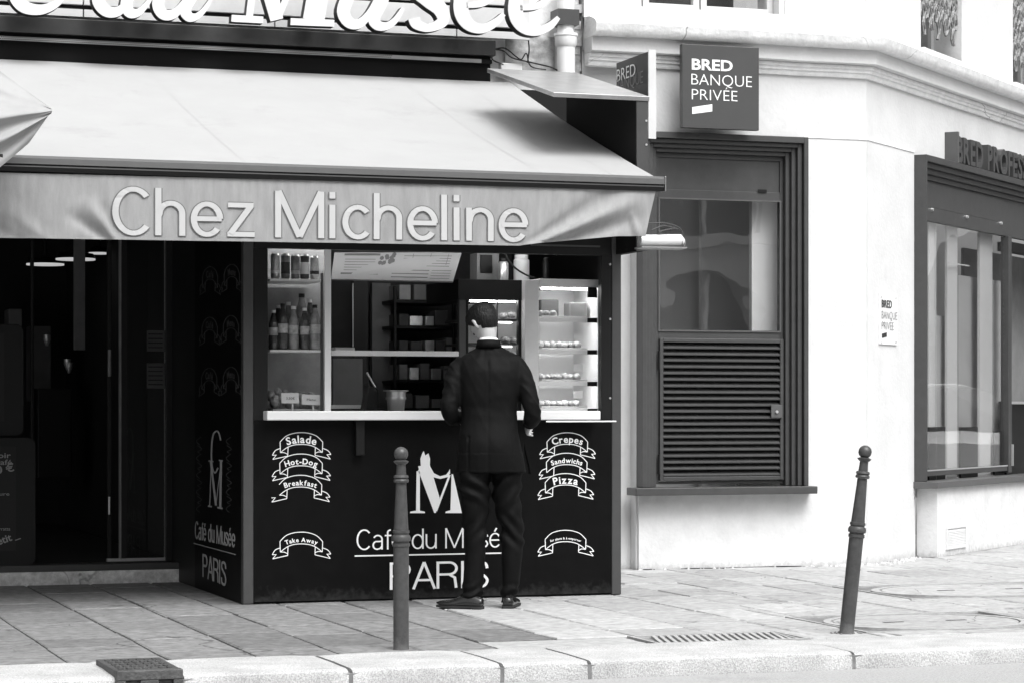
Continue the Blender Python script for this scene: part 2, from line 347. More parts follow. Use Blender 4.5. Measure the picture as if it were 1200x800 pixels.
def line_text(txt, p0, p1, hgt, up, nrm, sw, depth=.002, lift=.002, each=None, track=0., lay=None):
    """stroked sans lettering from p0 to p1; returns one MB or calls each(ch, MB) per letter"""
    s = (lay or sw) / 2; adv = 0; items = []
    for ch in txt:
        g, a = glyph(ch, s); items.append((ch, g, adv)); adv += a + track
    adv -= (glyph(txt[-1], s)[1] - {'e': .54, 's': .46, 'S': .6}.get(txt[-1], .5)) + track
    p0 = V3(p0); p1 = V3(p1); ux = (p1 - p0) / adv; uy = V3(up) * hgt; k = 0
    tot = MB()
    for ch, g, x0 in items:
        mb = MB() if each else tot
        for pl in g:
            k += 1
            put_stroke(mb, pl, sw, lambda x, y: p0 + ux * (x + x0) + uy * y, V3(nrm), depth, lift + .00025 * (k % 4))
        if each and g: each(ch, mb)
    return tot
_tc = {}
def face_text(txt, off=0.0):
    if (txt, off) in _tc: return _tc[(txt, off)]
    cu = bpy.data.curves.new('tmp', 'FONT'); cu.body = txt; cu.resolution_u = 3; cu.offset = off; cu.fill_mode = 'FRONT'
    o = bpy.data.objects.new('tmp', cu); COL.objects.link(o)
    me = bpy.data.meshes.new_from_object(o); vs = [v.co.copy() for v in me.vertices]; fs = [tuple(p.vertices) for p in me.polygons]
    bpy.data.objects.remove(o); bpy.data.curves.remove(cu); bpy.data.meshes.remove(me)
    _tc[(txt, off)] = (vs, fs); return vs, fs
def print_text(mb, txt, p0, p1, hgt, up, nrm, off=0., lift=.003, capw=None):
    """flat print in the built-in face, fitted between p0 and p1 with cap height hgt"""
    vs, fs = face_text(txt, off); x0 = min(v.x for v in vs); x1 = max(v.x for v in vs)
    p0 = V3(p0); p1 = V3(p1); ux = (p1 - p0) / (x1 - x0); uy = V3(up) * (hgt / .69)
    mb.add([p0 + ux * (v.x - x0) + uy * v.y + V3(nrm) * lift for v in vs], fs); return mb
NF = V3((0, -1, 0))

# ================================================================== THE SETTING: road, kerb, pavement
YK = at(600, 776.8, 0).y
YK = gnd(600, 776.8).y                  # kerb front edge
RZ = -.085
YKI = YK + .66
road = MB().box(-60, 60, YK - 22, YK - .002, RZ - .3, RZ).build("road", M['asphalt']); tag(road, "pale grey street surface in front of the kerb", kind='structure')
pav = MB().box(-60, 60, YKI - .004, 60, -.32, -.012).build("pavement", M['joint']); tag(pav, "stone slab pavement in front of the café and bank", kind='structure')
farp = MB().box(-60, 60, YK - 30, YK - 22.004, -.3, .0).build("far_pavement", M['slab']); tag(farp, "pavement on the far side of the street", kind='structure')
# slabs
slab_mesh = {}
def slab(x0, x1, y0, y1):
    zt = random.uniform(-.0035, .001)
    def hz(x, y): return zt + random.uniform(-.0015, .0015)
    g = random.uniform(.006, .010); b = .008
    a = [(x0 + g, y0 + g), (x1 - g, y0 + g), (x1 - g, y1 - g), (x0 + g, y1 - g)]
    c = [(x0 + g + b, y0 + g + b), (x1 - g - b, y0 + g + b), (x1 - g - b, y1 - g - b), (x0 + g + b, y1 - g - b)]
    j = [tuple(q + random.uniform(-.005, .005) for q in p) for p in a]
    mb = MB().add([(x, y, -.03) for x, y in j] + [(x, y, -.006) for x, y in j] + [(x, y, hz(x, y)) for x, y in c],
                  [(0, 1, 5, 4), (1, 2, 6, 5), (2, 3, 7, 6), (3, 0, 4, 7), (4, 5, 9, 8), (5, 6, 10, 9), (6, 7, 11, 10), (7, 4, 8, 11), (8, 9, 10, 11)])
    mb.build("paving_stone", M['slabdark' if x0 + random.uniform(-.25, .25) < -1.0 and y0 < 99 else 'slab'], pav, smooth=False)  # darker stone tone left of a jittered line
G1 = gnd(556, 745), gnd(840, 741)       # sunken wooden cover and grate strip next to the kerb
gx0, gx1 = gnd(560, 752).x, gnd(735, 745).x; gy0, gy1 = YKI + .01, YKI + .42
gx2 = gnd(925, 742).x
mh = [(gnd(1085, 727), .62, .50), (gnd(1150, 690), .80, .55)]
mhr = []
for c, a_, b_ in mh: mhr.append((c.x - a_, c.x + a_, c.y - b_, c.y + b_))
holes = [(gx0, gx2, gy0, gy1)] + mhr
def clear(x0, x1, y0, y1): return all(x1 <= h[0] + .02 or x0 >= h[1] - .02 or y1 <= h[2] + .02 or y0 >= h[3] - .02 for h in holes)
nsl = 0
def fill(x0, x1, y0, y1):
    """a slab, cut round the covers"""
    global nsl
    for h in holes:
        if not (x1 <= h[0] + .001 or x0 >= h[1] - .001 or y1 <= h[2] + .001 or y0 >= h[3] - .001):
            if x0 < h[0] - .001: fill(x0, h[0], y0, y1); x0 = h[0]
            if x1 > h[1] + .001: fill(h[1], x1, y0, y1); x1 = h[1]
            if y0 < h[2] - .001: fill(x0, x1, y0, h[2])
            if y1 > h[3] + .001: fill(x0, x1, h[3], y1)
            return
    if x1 - x0 > .05 and y1 - y0 > .05: slab(x0, x1, y0, y1); nsl += 1
x = -4.4; k = 0
while x < 6.6:
    wd = random.choice([.40, .42, .45, .46]); y = YKI; y += random.uniform(.25, .8); fill(x, x + wd, YKI, y)
    ymax = 2.30 if x < 2.0 else 6.0
    while y < ymax - .1:
        ln = random.uniform(.45, .9); y2 = y + ln
        if ymax - y2 < .3: y2 = ymax
        fill(x, x + wd, y, y2); y = y2
    x += wd
# kerb stones
kerb = MB().box(-60, 60, YK + .01, YKI + .0, -.34, -.02).build("kerb", M['joint']); tag(kerb, "granite kerb along the edge of the pavement", kind='structure')
def kstone(x0, x1, dz=0):
    g = .010; n = max(3, int((x1 - x0) / .12)); prof = [(0, RZ - .05), (0, -.03), (.006, -.012), (.02, -.003), (.05, 0), (.35, .003), (.652, 0), (.655, -.04)]
    rings = []
    for i in range(n + 1):
        t = i / n; xx = x0 + g + (x1 - x0 - 2 * g) * t
        e = .008 if i in (0, n) else 0
        rings.append([V3((xx + random.uniform(-.002, .002) * (i in (0, n)), YK + y_ + (e if y_ < .3 else -e) + .006 * noise.noise(V3((xx * 3, y_ * 4, 2))), z_ - e * .6 + dz + .003 * noise.noise(V3((xx * 4, y_ * 5, 0))))) for y_, z_ in prof])
    mb = MB().rings(rings, cap=True); mb.build("kerb_stone", M['kerb'], kerb, smooth=True)
kj = [-9, -7.6, -6.4, -5.2, -4.1] + [gnd(u, 780).x for u in (-40, 124)]
dx0, dx1 = gnd(138, 796).x, gnd(213, 790).x
kj2 = [dx1] + [gnd(u, v).x for u, v in ((413, 784), (592, 778), (690, 773), (999, 762), (1330, 752))]
kj2 += [kj2[-1] + 1.2 * i for i in range(1, 8)]
kl = kj + [dx0]
for a, b in zip(kl[:-1], kl[1:]): kstone(a, b, random.uniform(-.003, .003))
for a, b in zip(kj2[:-1], kj2[1:]): kstone(a, b, random.uniform(-.003, .003))
# cast iron gully in the kerb
g = thing("gully_inlet", "cast iron storm drain inlet set into the kerb at the lower left", "drain", ((dx0 + dx1) / 2, YK, 0))
mb = MB(); t0 = .05
xm = (dx0 + dx1) / 2
mb.box(dx0 + .004, dx1 - .004, YK - .035, YK + .02, -.012, .031)
for a, b in ((dx0 + .004, dx0 + .045), (xm - .04, xm + .04), (dx1 - .045, dx1 - .004)): mb.box(a, b, YK - .033, YK + .02, -.16, -.0125)
mb.build("inlet_frame", M['iron'], g, bevel=.004)
box("inlet_recess", M['blackm'], (dx0 + .02, dx1 - .02, YK + .05, YK + .3, -.2, -.0125), g)
box("inlet_lid", M['iron'], (dx0 + .004, dx1 - .004, YK + .022, YK + .52, -.012, .028), g, bevel=.004)
mb = MB()
tw = (dx1 - dx0 - .05) / 7
for i in range(7):
    for j in range(5): mb.box(dx0 + .03 + i * tw, dx0 + .03 + (i + .55) * tw, YK + .05 + j * .09, YK + .09 + j * .09, .0281, .0325)
mb.build("lid_tread", M['iron'], g)['kind'] = 'stuff'
# long wooden-looking cover and iron grate
g = thing("trench_cover", "long weathered cover sunk behind the kerb left of the iron grate", "cover", (gx0, gy0, 0))
mb = MB()
box("cover_frame", M['joint'], (gx0 + .004, gx1 - .002, gy0, gy1 - .004, -.03, -.017), g)
for i in range(5):
    d = (gy1 - gy0 - .03) / 5
    box("cover_plank", M['cover'], (gx0 + .02, gx1 - .02, gy0 + .012 + i * d, gy0 + .006 + (i + 1) * d, -.0165, -.006 + .001 * (i % 2)), g, bevel=.002)
g = thing("tree_grate", "flat cast iron grate with slanting slots beside the kerb", "grate", (gx1, gy0, 0))
box("grate_bed", M['blackm'], (gx1 + .004, gx2 - .004, gy0, gy1 - .004, -.032, -.024), g)
mb = MB(); mb.box(gx1 + .004, gx2 - .004, gy0, gy0 + .02, -.0235, .001); mb.box(gx1 + .004, gx2 - .004, gy1 - .024, gy1 - .004, -.0235, .001)
mb.box(gx1 + .004, gx1 + .024, gy0 + .0202, gy1 - .0242, -.0235, .001); mb.box(gx2 - .024, gx2 - .004, gy0 + .0202, gy1 - .0242, -.0235, .001); mb.build("grate_frame", M['cover'], g)
n = 20; L_ = (gx2 - gx1 - .06)
for i in range(n):
    xa = gx1 + .03 + L_ * i / n
    MB().prism([(xa, gy0 + .021, -.022), (xa + L_ / n * .5, gy0 + .021, -.022), (min(xa + L_ / n * .5 + .1, gx2 - .026), gy1 - .025, -.022), (min(xa + .1, gx2 - .03), gy1 - .025, -.022)], (0, 0, .022)).build("grate_bar", M['cover'], g)
# two round covers in square frames
for q, ((c, a_, b_), nm) in enumerate(zip(mh, ("round manhole cover in a square frame just behind the leaning bollard", "large round manhole cover nearer the corner window bay"))):
    g = thing("manhole_cover", nm, "manhole", (c.x, c.y, 0))
    def ringm(r0, r1, z0, z1, n=48):
        mb = MB(); vs = []
        for r, z in ((r0, z0), (r0, z1), (r1, z1), (r1, z0)):
            vs += [(c.x + a_ * r * math.cos(2 * math.pi * k / n), c.y + b_ * r * math.sin(2 * math.pi * k / n), z) for k in range(n)]
        fs = [(r * n + k, r * n + (k + 1) % n, ((r + 1) % 4) * n + (k + 1) % n, ((r + 1) % 4) * n + k) for r in range(4) for k in range(n)]
        return mb.add(vs, fs)
    box("cover_bed", M['joint'], (c.x - a_ + .006, c.x + a_ - .006, c.y - b_ + .006, c.y + b_ - .006, -.03, -.0115), g)
    mb = MB(); e = .02
    mb.box(c.x - a_ + .008, c.x + a_ - .008, c.y - b_ + .008, c.y - b_ + .008 + e, -.011, .001); mb.box(c.x - a_ + .008, c.x + a_ - .008, c.y + b_ - .008 - e, c.y + b_ - .008, -.011, .001)
    mb.box(c.x - a_ + .008, c.x - a_ + .008 + e, c.y - b_ + .03, c.y + b_ - .03, -.011, .001); mb.box(c.x + a_ - .008 - e, c.x + a_ - .008, c.y - b_ + .03, c.y + b_ - .03, -.011, .001)
    mb.build("square_frame", M['cover'], g)
    ringm(.86, .93, -.011, .001).build("ring_frame", M['cover'], g)
    mb = MB(); mb.add([(c.x + a_ * .84 * math.cos(2 * math.pi * k / 48), c.y + b_ * .84 * math.sin(2 * math.pi * k / 48), z) for z in (-.011, -.001) for k in range(48)], [tuple(range(48))[::-1], tuple(range(48, 96))] + [(k, (k + 1) % 48, 48 + (k + 1) % 48, 48 + k) for k in range(48)])
    mb.build("cover_disc", M['slab'], g)
    for s_ in (-.32, .3): box("lifting_slot", M['blackm'], (c.x + a_ * s_ - .06, c.x + a_ * s_ + .06, c.y - .012, c.y + .012, -.0009, .0006), g)

# ================================================================== BANK BUILDING
XB0 = X_(745, YB)                      # left edge of the proud lower wall
XB00 = X_(688, YB)                     # left edge of the building
bank = thing("bank_building", "white plastered corner building of the bank with grey shop windows and a stone cornice", "building", (XB0, YB, 0))
# bay 1 opening
wx0, wx1 = X_(752, YB - .10), X_(947, YB - .10); wz0 = Z_(850, 570, YB - .12); wz1 = Z_(850, 157.5, YB - .10)
ZC = Z_(850, 66, YB)                   # underside of the cornice
mb = MB()
TOP = 6.2
mb.box(XB0, wx0 + .05, YB, YB + .4, 0, ZC); mb.box(XB00, XB0 - .0005, YB + .10, YB + .5, 0, ZC)
mb.box(wx1 - .05, CO.x, YB, YB + .4, 0, ZC)
mb.box(wx0 + .0501, wx1 - .0501, YB, YB + .4, wz1 - .05, ZC)
mb.build("wall", M['plaster'], bank, fix=True)
mb = MB(); mb.box(wx0 + .0501, wx1 - .0501, YB, YB + .4, 0, wz0 - .03); mb.build("wall", M['plinth'], bank)
# wall above the cornice with the middle window
ux0, ux1 = X_(752, YB + .05), X_(921, YB + .05); uz0 = Z_(830, 12, YB + .05)
mb = MB(); mb.box(XB00, ux0, YB + .06, YB + .5, ZC + .0, TOP); mb.box(ux1, CO.x + .02, YB + .06, YB + .5, ZC, TOP); mb.box(ux0, ux1, YB + .06, YB + .5, ZC, uz0)
mb.build("upper_wall", M['plaster'], bank)
up = MB(); up.box(ux0 + .001, ux1 - .001, YB + .20, YB + .26, uz0 + .001, uz0 + .06)
wdo = MB(); z2 = TOP
upw = MB().box(ux0 + .001, ux0 + .05, YB + .18, YB + .25, uz0 + .002, z2).build("upper_window", M['lightpaint'], bank)
xa, xb, xc = X_(760, YB + .18), X_(821, YB + .18), X_(905, YB + .18)
mb = MB()
for a, b in ((ux0 + .06, xb - .015), (xb + .0, xc)):
    mb.box(a, b, YB + .17, YB + .22, uz0 + .004, uz0 + .05); mb.box(a, a + .045, YB + .172, YB + .22, uz0 + .0501, z2); mb.box(b - .045, b, YB + .172, YB + .22, uz0 + .0501, z2)
mb.box(xc + .004, ux1 - .001, YB + .07, YB + .45, uz0 + .002, z2)
mb.build("sash", M['lightpaint'], upw)
box("pane", M['glass'], (ux0 + .06, xc, YB + .195, YB + .2, uz0 + .0501, z2), upw)
box("room", M['interior'], (ux0 + .01, ux1, YB + 1.0, YB + 1.1, uz0, z2), bank)
# inner room of the bank
box("room", M['pale_in'], (wx0 - .1, wx1 + .3, YB + 1.7, YB + 1.8, 0, 3.4), bank)
box("ceiling", M['midgrey'], (wx0 - .1, wx1 + .3, YB + .41, YB + 1.69, 3.0, 3.1), bank)
# turned (chamfered) wall
def clu(u, y=0.): return cl(u, 480, y).x
LEN = 9.0
bx0, bx1 = clu(1075, -.03) , 5.6
bz0 = cl(1095, 563.6, -.12).z; bz1 = cl(1086, 181.5, -.10).z
mb = MB(); mb.box(.0, bx0 + .04, 0, .4, 0, ZC); mb.box(bx0 + .0401, bx1 - .04, 0, .4, bz1 - .05, ZC); mb.box(bx1 - .04, LEN, 0, .4, 0, ZC)
mb.build("wall", M['plaster'], bank, T=CM)
uw = [(clu(1079, .06), clu(1127, .06)), (clu(1187, .06), clu(1187, .06) + 1.05)]
cz = [cl(1100, 60, .06).z, cl(1188, 92, .06).z]; uz1 = cl(1130, 75, .06).z
mb = MB(); e = 0
mb.box(.02, uw[0][0], .06, .5, ZC, TOP); mb.box(uw[0][1], uw[1][0], .06, .5, ZC, TOP); mb.box(uw[1][1], LEN, .06, .5, ZC, TOP)
for a, b in uw: mb.box(a, b, .06, .5, ZC, uz1)
mb.build("upper_wall", M['plaster'], bank, T=CM)
for a, b in uw:
    fr = MB(); fr.box(a + .001, a + .16, .33, .36, uz1 + .002, TOP); fr.box(a + .22, a + .27, .32, .36, uz1 + .002, TOP); fr.box(b - .18, b - .001, .33, .36, uz1 + .002, TOP)
    fr = MB().box(a + .20, a + .25, .30, .36, uz1 + .002, TOP).box(a + .265, a + .32, .30, .36, uz1 + .002, TOP).box(b - .07, b - .001, .30, .36, uz1 + .002, TOP).box(a + .001, a + .199, .31, .35, uz1 + .002, uz1 + .05).build("upper_window", M['lightpaint'], bank, T=CM)
    MB().box(a + .001, a + .2, .33, .335, uz1 + .051, TOP).box(a + .32, b - .071, .33, .335, uz1 + .002, TOP).build("pane", M['glassd'], fr, T=CM)
    MB().box(a - .1, b + .3, 1.2, 1.3, uz1 - .3, TOP).build("room", M['interior'], bank, T=CM)
    MB().box(a - .004, b + .004, .03, .36, uz1 - .05, uz1 + .0).build("window_sill", M['plaster'], bank, T=CM)
    # cast iron lace hanging at the head of the opening
    lz = cl(1100, 5, .1).z if a == uw[0][0] else cl(1190, 45, .1).z
    mb = MB(); nn = 26
    for i in range(nn):
        xx = a + .01 + (b - a - .02) * i / (nn - 1)
        t = abs(math.sin(i * math.pi / 4.5)); zb = lz - .15 - .22 * (1 - t) * (1 if i % 3 else .4)
        pts = [(xx + .018 * math.sin(j * 1.9 + i), .10, lz + .75 - (lz + .75 - zb) * j / 22) for j in range(23)]
        mb.tube(pts, [.006 + .006 * abs(math.sin(j * 1.3 + i * 2)) for j in range(23)], 5)
    for j in range(9):
        zz = lz - .04 + j * .09; pts = [(a + (b - a) * i / 30, .10, zz + .03 * math.sin(i * 2.1 + j)) for i in range(31)]; mb.tube(pts, .007, 5)
    mb.build("iron_lambrequin", M['lace'], bank, T=CM)
# cornice running round the corner: profile (outward, z) swept along both walls
def sweep(prof, name, m, s0, s1, parent, brk=0.):
    P0, P2 = [], []
    rings = []
    # left end, mitre at the corner, right end
    half = (math.pi - (CI.angle(V3((0, 1, 0))))) / 2
    bis = (V3((0, -1, 0)) - CI); bis.normalize(); sc_ = 1 / bis.dot(V3((0, -1, 0)))
    for which in range(3):
        ring = []
        for o_, z_ in prof:
            if which == 0: ring.append(V3((s0, YB - o_, z_)))
            elif which == 1: ring.append(V3((CO.x, CO.y, 0)) + bis * sc_ * o_ + V3((0, 0, z_)))
            else: ring.append(CM @ V3((s1, -o_, z_)))
        rings.append(ring)
    mb = MB()
    def sub(a, b, n):
        out = []
        for i in range(n):
            t = i / n; out.append([p.lerp(q, t) + V3((0, 0, .004 * noise.noise((p.lerp(q, t)) * 2.3))) for p, q in zip(a, b)])
        return out
    rr = sub(rings[0], rings[1], 24) + sub(rings[1], rings[2], 24) + [rings[2]]
    mb.rings(rr); return mb.build(name, m, parent, smooth=True)
zc = lambda v: Z_(850, v, YB - .12)
sweep([(-.05, zc(82)), (.02, zc(82)), (.03, zc(79)), (.03, zc(77)), (.045, zc(76)), (.045, zc(73)), (.06, zc(72)), (.06, zc(68)), (-.05, zc(68))], "cornice_bed", M['stone_wall'], XB00, LEN, bank)
sweep([(-.05, zc(67.5)), (.09, zc(67.5)), (.10, zc(66)), (.10, zc(50)), (-.05, zc(50))], "cornice_fascia", M['plaster'], XB00, LEN, bank)
sweep([(-.05, zc(49.8)), (.15, zc(49.8)), (.17, zc(47)), (.18, zc(42)), (.19, zc(36)), (.17, zc(32)), (.12, zc(29)), (.05, zc(26)), (-.1, zc(24))], "cornice_crown", M['stone_wall'], XB00, LEN, bank)
# thin string line where the lower render stands proud
zs = Z_(980, 162, YB)
mb = MB(); mb.box(wx1 + .01, CO.x, YB - .008, YB - .0005, .0, zs); mb.build("render_skin", M['plaster'], bank)
mb = MB(); mb.box(.0, bx0 - .012, -.008, -.0005, .0, zs); mb.build("render_skin", M['plaster'], bank, T=CM)
mb = MB(); mb.box(wx1 + .01, CO.x, YB - .014, YB - .0085, zs - .008, zs + .004); mb.build("string_line", M['stone_wall'], bank)
mb = MB(); mb.box(.0, bx0 - .012, -.014, -.0085, zs - .008, zs + .004); mb.build("string_line", M['stone_wall'], bank, T=CM)

# ---- shop window bay 1 (flat, facing the street)
def ringframe(mb, x0, x1, z0, z1, wd, y0, y1, bottom=False):
    mb.box(x0, x0 + wd, y0, y1, z0, z1); mb.box(x1 - wd, x1, y0, y1, z0, z1); mb.box(x0 + wd, x1 - wd, y0, y1, z1 - wd, z1)
    if bottom: mb.box(x0 + wd, x1 - wd, y0, y1, z0, z0 + wd)
YF = YB - .11
bay = box("window_surround", M['frame'], (wx0, wx0 + .035, YF, YB + .05, wz0 + .001, wz1), bank, bevel=.003)
mb = MB(); mb.box(wx1 - .035, wx1, YF, YB + .05, wz0 + .001, wz1); mb.box(wx0 + .0351, wx1 - .0351, YF, YB + .05, wz1 - .045, wz1)
mb.build("outer_casing", M['frame'], bay, bevel=.003)
for i, wd in enumerate((.037, .074, .111)):
    mb = MB(); a = wx0 + wd - .0015 * i; b = wx1 - wd + .0015 * i
    mb.box(b - .036, b - .002, YF + .03 * (i + 1), YB + .06 + .01 * i, wz0 + .001, wz1 - .046 - .03 * i)
    mb.box(a + .002, a + .036, YF + .03 * (i + 1), YB + .06 + .01 * i, wz0 + .001, wz1 - .046 - .03 * i)
    mb.box(a + .0362, b - .0362, YF + .03 * (i + 1), YB + .06 + .01 * i, wz1 - .046 - .03 * (i + 1), wz1 - .0465 - .03 * i)
    mb.build("stepped_moulding", M['frame'], bay, bevel=.004)
ax0, ax1 = wx0 + .145, X_(918, YB); zt = wz1 - .14
YP = YB + .02
zg1 = Z_(845, 234.5, YP); zg0 = Z_(845, 388, YP); gx_0, gx_1 = X_(772, YP), X_(914, YP)
# header with recessed panel
mb = MB(); zp0 = Z_(845, 224, YP); zp1 = Z_(845, 187, YP)
mb.box(wx0 + .146, wx1 - .144, YP, YP + .05, zp1, wz1 - .137); mb.box(wx0 + .146, gx_0, YP, YP + .05, zg1 + .0, zp1 - .0002); mb.box(gx_1, wx1 - .144, YP, YP + .05, zg1, zp1 - .0002)
mb.box(gx_0 + .0002, gx_1 - .0002, YP, YP + .05, zg1 + .0, zp0); mb.box(gx_0 + .0002, gx_1 - .0002, YP + .012, YP + .05, zp0 + .0002, zp1 - .0002)
mb.build("header_panel", M['frame'], bay, bevel=.002)
mb = MB(); mb.box(wx0 + .146, gx_0, YP, YP + .05, wz0 + .02, zg1 - .0005); mb.box(gx_1, wx1 - .144, YP, YP + .05, wz0 + .02, zg1 - .0005); mb.box(gx_0 + .0002, gx_1 - .0002, YP, YP + .05, Z_(845, 398, YP), zg0)
mb.box(gx_0 + .0002, gx_1 - .0002, YP, YP + .05, wz0 + .02, wz0 + .04)
mb.build("sash_rail", M['frame'], bay, bevel=.002)
mb = MB(); ringframe(mb, gx_0 - .006, gx_1 + .006, zg0 - .006, zg1 + .006, .011, YP - .009, YP - .0005, True); mb.build("glazing_bead", M['framel'], bay)
box("pane", M['glass'], (gx_0, gx_1, YP + .012, YP + .017, zg0, zg1), bay)
# things seen through the pane
box("curtain_panel", M['pale_in'], (X_(881, YP + .15), X_(925, YP + .15), YP + .15, YP + .2, 1.0, 2.9), bank)
box("fill_screen", M['pale_in'], (X_(765, YP + 1.1), X_(900, YP + 1.1), YP + 1.1, YP + 1.12, .2, 2.95), bank)  # pale screen added to brighten the view through the pane
box("inner_column", M['pale_in'], (X_(822, YP + .9), X_(829, YP + .9), YP + .9, YP + .95, 0, 3.0), bank)
g = thing("desk_chair", "dark high-backed chair behind the bank window beside the white curtain panel", "chair", (X_(868, YP + .8), YP + .8, 0))
cx_ = X_(872, YP + .8)
MB().prism([(cx_ - .07, YP + .8, 1.33), (cx_ + .09, YP + .8, 1.33), (cx_ + .10, YP + .78, 1.62), (cx_ - .10, YP + .78, 1.62)], (0, .06, 0)).build("backrest", M['black'], g, bevel=.015)
MB().tube([(cx_, YP + .84, 1.4), (cx_, YP + .9, 1.0), (cx_, YP + .95, .02)], .025).build("stem", M['steel'], g)
box("seat", M['black'], (cx_ - .2, cx_ + .2, YP + .86, YP + 1.25, .98, 1.05), g, bevel=.02)
# sill and louvred door
sl0, sl1 = X_(745, YF - .05), X_(958, YF - .05)
box("sill", M['frame'], (sl0, sl1, YF - .055, YB + .02, wz0 - .055, wz0 - .0005), bay, bevel=.005)
lx0, lx1 = X_(772, YP), X_(917, YP); lz1 = Z_(845, 397, YP) ; lz0 = wz0 + .045
YL = YP - .022
door = MB(); ringframe(door, lx0, lx1, lz0, lz1, .028, YL, YP - .001, True); door = door.build("louvre_door", M['frame'], bank, bevel=.003)
sx0, sx1 = lx0 + .03, lx1 - .03; ns = 21; sz0, sz1 = lz0 + .03, lz1 - .03; dz = (sz1 - sz0) / ns
box("backing", M['blackm'], (lx0 + .01, lx1 - .01, YP + .045, YP + .05, lz0, lz1 + .02), door)
sm = None
for i in range(ns):
    zc_ = sz0 + dz * (i + .5)
    if sm is None:
        sm = MB().prism([(sx0, YL + .002, zc_ - dz * .46), (sx0, YL + .0, zc_ - dz * .30), (sx0, YP + .026, zc_ + dz * .42), (sx0, YP + .03, zc_ + dz * .28)], (sx1 - sx0, 0, 0)).build("slat", M['frame'], door); s0 = sm.location.copy()
    else:
        c = sm.copy(); COL.objects.link(c); c.location = s0 + V3((0, 0, dz * i))
for zc_ in (lz0 + .12, lz1 - .16):
    MB().tube([(lx0 - .012, YL - .006, zc_ - .07), (lx0 - .012, YL - .006, zc_ + .07)], .008, 10).build("hinge", M['black'], door)
lk = MB().box(X_(903, YL), X_(916, YL), YL - .014, YL - .001, Z_(908, 489, YL), Z_(908, 474, YL)).build("lock", M['framel'], door, bevel=.002)
c = at(909, 482, YL); MB().tube([(c.x, YL - .026, c.z), (c.x, YL - .0145, c.z)], .011, 14).build("keyhole", M['alu'], lk)
MB().box(X_(888, YP), X_(898, YP), YP - .008, YP - .001, Z_(892, 226, YP), Z_(892, 222.5, YP)).build("latch", M['black'], bay)
# plinth below bay 1
box("plinth", M['plinth'], (X_(750.5, YB - .06), wx1 + .25, YB - .03, YB - .0005, .0, wz0 - .056), bank)
# loose mortar at the wall foot
N_ = lambda a: noise.noise(V3((a * 2.1, .3, .7)))
mb = MB()
for i in range(140):
    t = random.random(); b0 = V3((wx1 + .2 + (CO.x - wx1 + .3) * t, YB - .02 - random.random() ** 2 * .12, 0)) if i % 3 else V3((XB0 + random.random() * 2.2, YB - .045 - random.random() * .02, 0))
    if b0.x > CO.x: b0 = CM @ V3(((b0.x - CO.x) * 2, -.03 - random.random() ** 2 * .15, 0))
    r = random.uniform(.004, .022); mb.add([b0 + V3((r * random.uniform(.6, 1.4) * math.cos(a * 1.257), r * random.uniform(.6, 1.4) * math.sin(a * 1.257), -.006)) for a in range(5)] + [b0 + V3((0, 0, r * .8))], [(0, 1, 5), (1, 2, 5), (2, 3, 5), (3, 4, 5), (4, 0, 5)])
for i in range(60):
    xx = XB0 + .02 + (CO.x - XB0 - .1) * i / 60
    if N_(xx) > -.1: mb.cm = 1; mb.box(xx, xx + .085, YB - (.037 if xx < wx1 + .24 else .012), YB - .004, -.01, .004 + .006 * abs(N_(xx * 3)))
mb.cm = 0
rb = mb.build("mortar_rubble", [M['stone_wall'], M['joint']], None); tag(rb, "crumbs of mortar along the foot of the white wall", "rubble", kind='stuff')

# ---- shop window bay 2 on the turned wall
YF2 = -.11
def cbox(name, m, b, parent, bevel=0): return MB().box(*b).build(name, m, parent, T=CM, bevel=bevel)
fx0 = cl(1086, 400, YF2).x; ldep = fx0
bay2 = cbox("window_surround", M['frame'], (fx0, fx0 + .02, YF2, .05, bz0 + .001, bz1), bank, .003)
cbox("outer_casing", M['frame'], (fx0 + .0201, bx1, YF2, .05, bz1 - .05, bz1), bay2, .003)
for i in range(3):
    cbox("stepped_moulding", M['frame'], (fx0 + .021 + .0 * i, bx1, YF2 + .03 * (i + 1), .05 + .005 * i, bz1 - .051 - .04 * (i + 1), bz1 - .0515 - .04 * i), bay2, .005)
hp1 = bz1 - .172; g2x0, g2x1 = fx0 + .021, cl(1178, 400, -.0).x
g2z1 = cl(1120, 265.5, 0).z; g2z0 = cl(1120, 548, 0).z
px1 = cl(1175, 260, 0).x
mb = MB(); mb.box(fx0 + .0215, px1, -.012, .04, g2z1 + .11, hp1 - .02); mb.box(fx0 + .0215, bx1, .0, .04, hp1 - .0198, hp1); mb.box(px1 + .006, bx1, .0, .04, g2z1, hp1 - .02); mb.box(fx0 + .0215, px1 + .0058, -.0105, .04, g2z1, g2z1 + .1098)
mb.build("header_panel", M['frame'], bay2, T=CM, bevel=.002)
for u, v in ((1090, 246), (1131, 254.5), (1171, 262)):
    p = cl(u, v, 0); MB().tube([(p.x, -.028, p.z), (p.x, -.001, p.z)], [.012, .016], 12).build("stud", M['steel'], bay2, T=CM)
cbox("mullion", M['frame'], (g2x1, g2x1 + .09, -.03, .04, bz0 + .02, g2z1 - .0005), bay2, .003)
MB().box(g2x0, g2x1 - .001, -.02, .03, g2z0 - .05, g2z0).build("bottom_rail", M['frame'], bay2, T=CM, bevel=.003)
MB().box(g2x0, g2x1 - .001, -.024, -.0205, g2z0 - .01, g2z0 + .002).build("drip_strip", M['alu'], bay2, T=CM)
MB().box(g2x0, g2x1, .01, .015, g2z0, g2z1).build("pane", M['glass'], bay2, T=CM)
MB().box(bx0 - .03, bx1 + 1, YF2 - .10, .05, bz0 - .05, bz0).build("sill", M['framel'], bay2, T=CM, bevel=.004)
pxl = cl(1097, 600, YF2 - .05).x
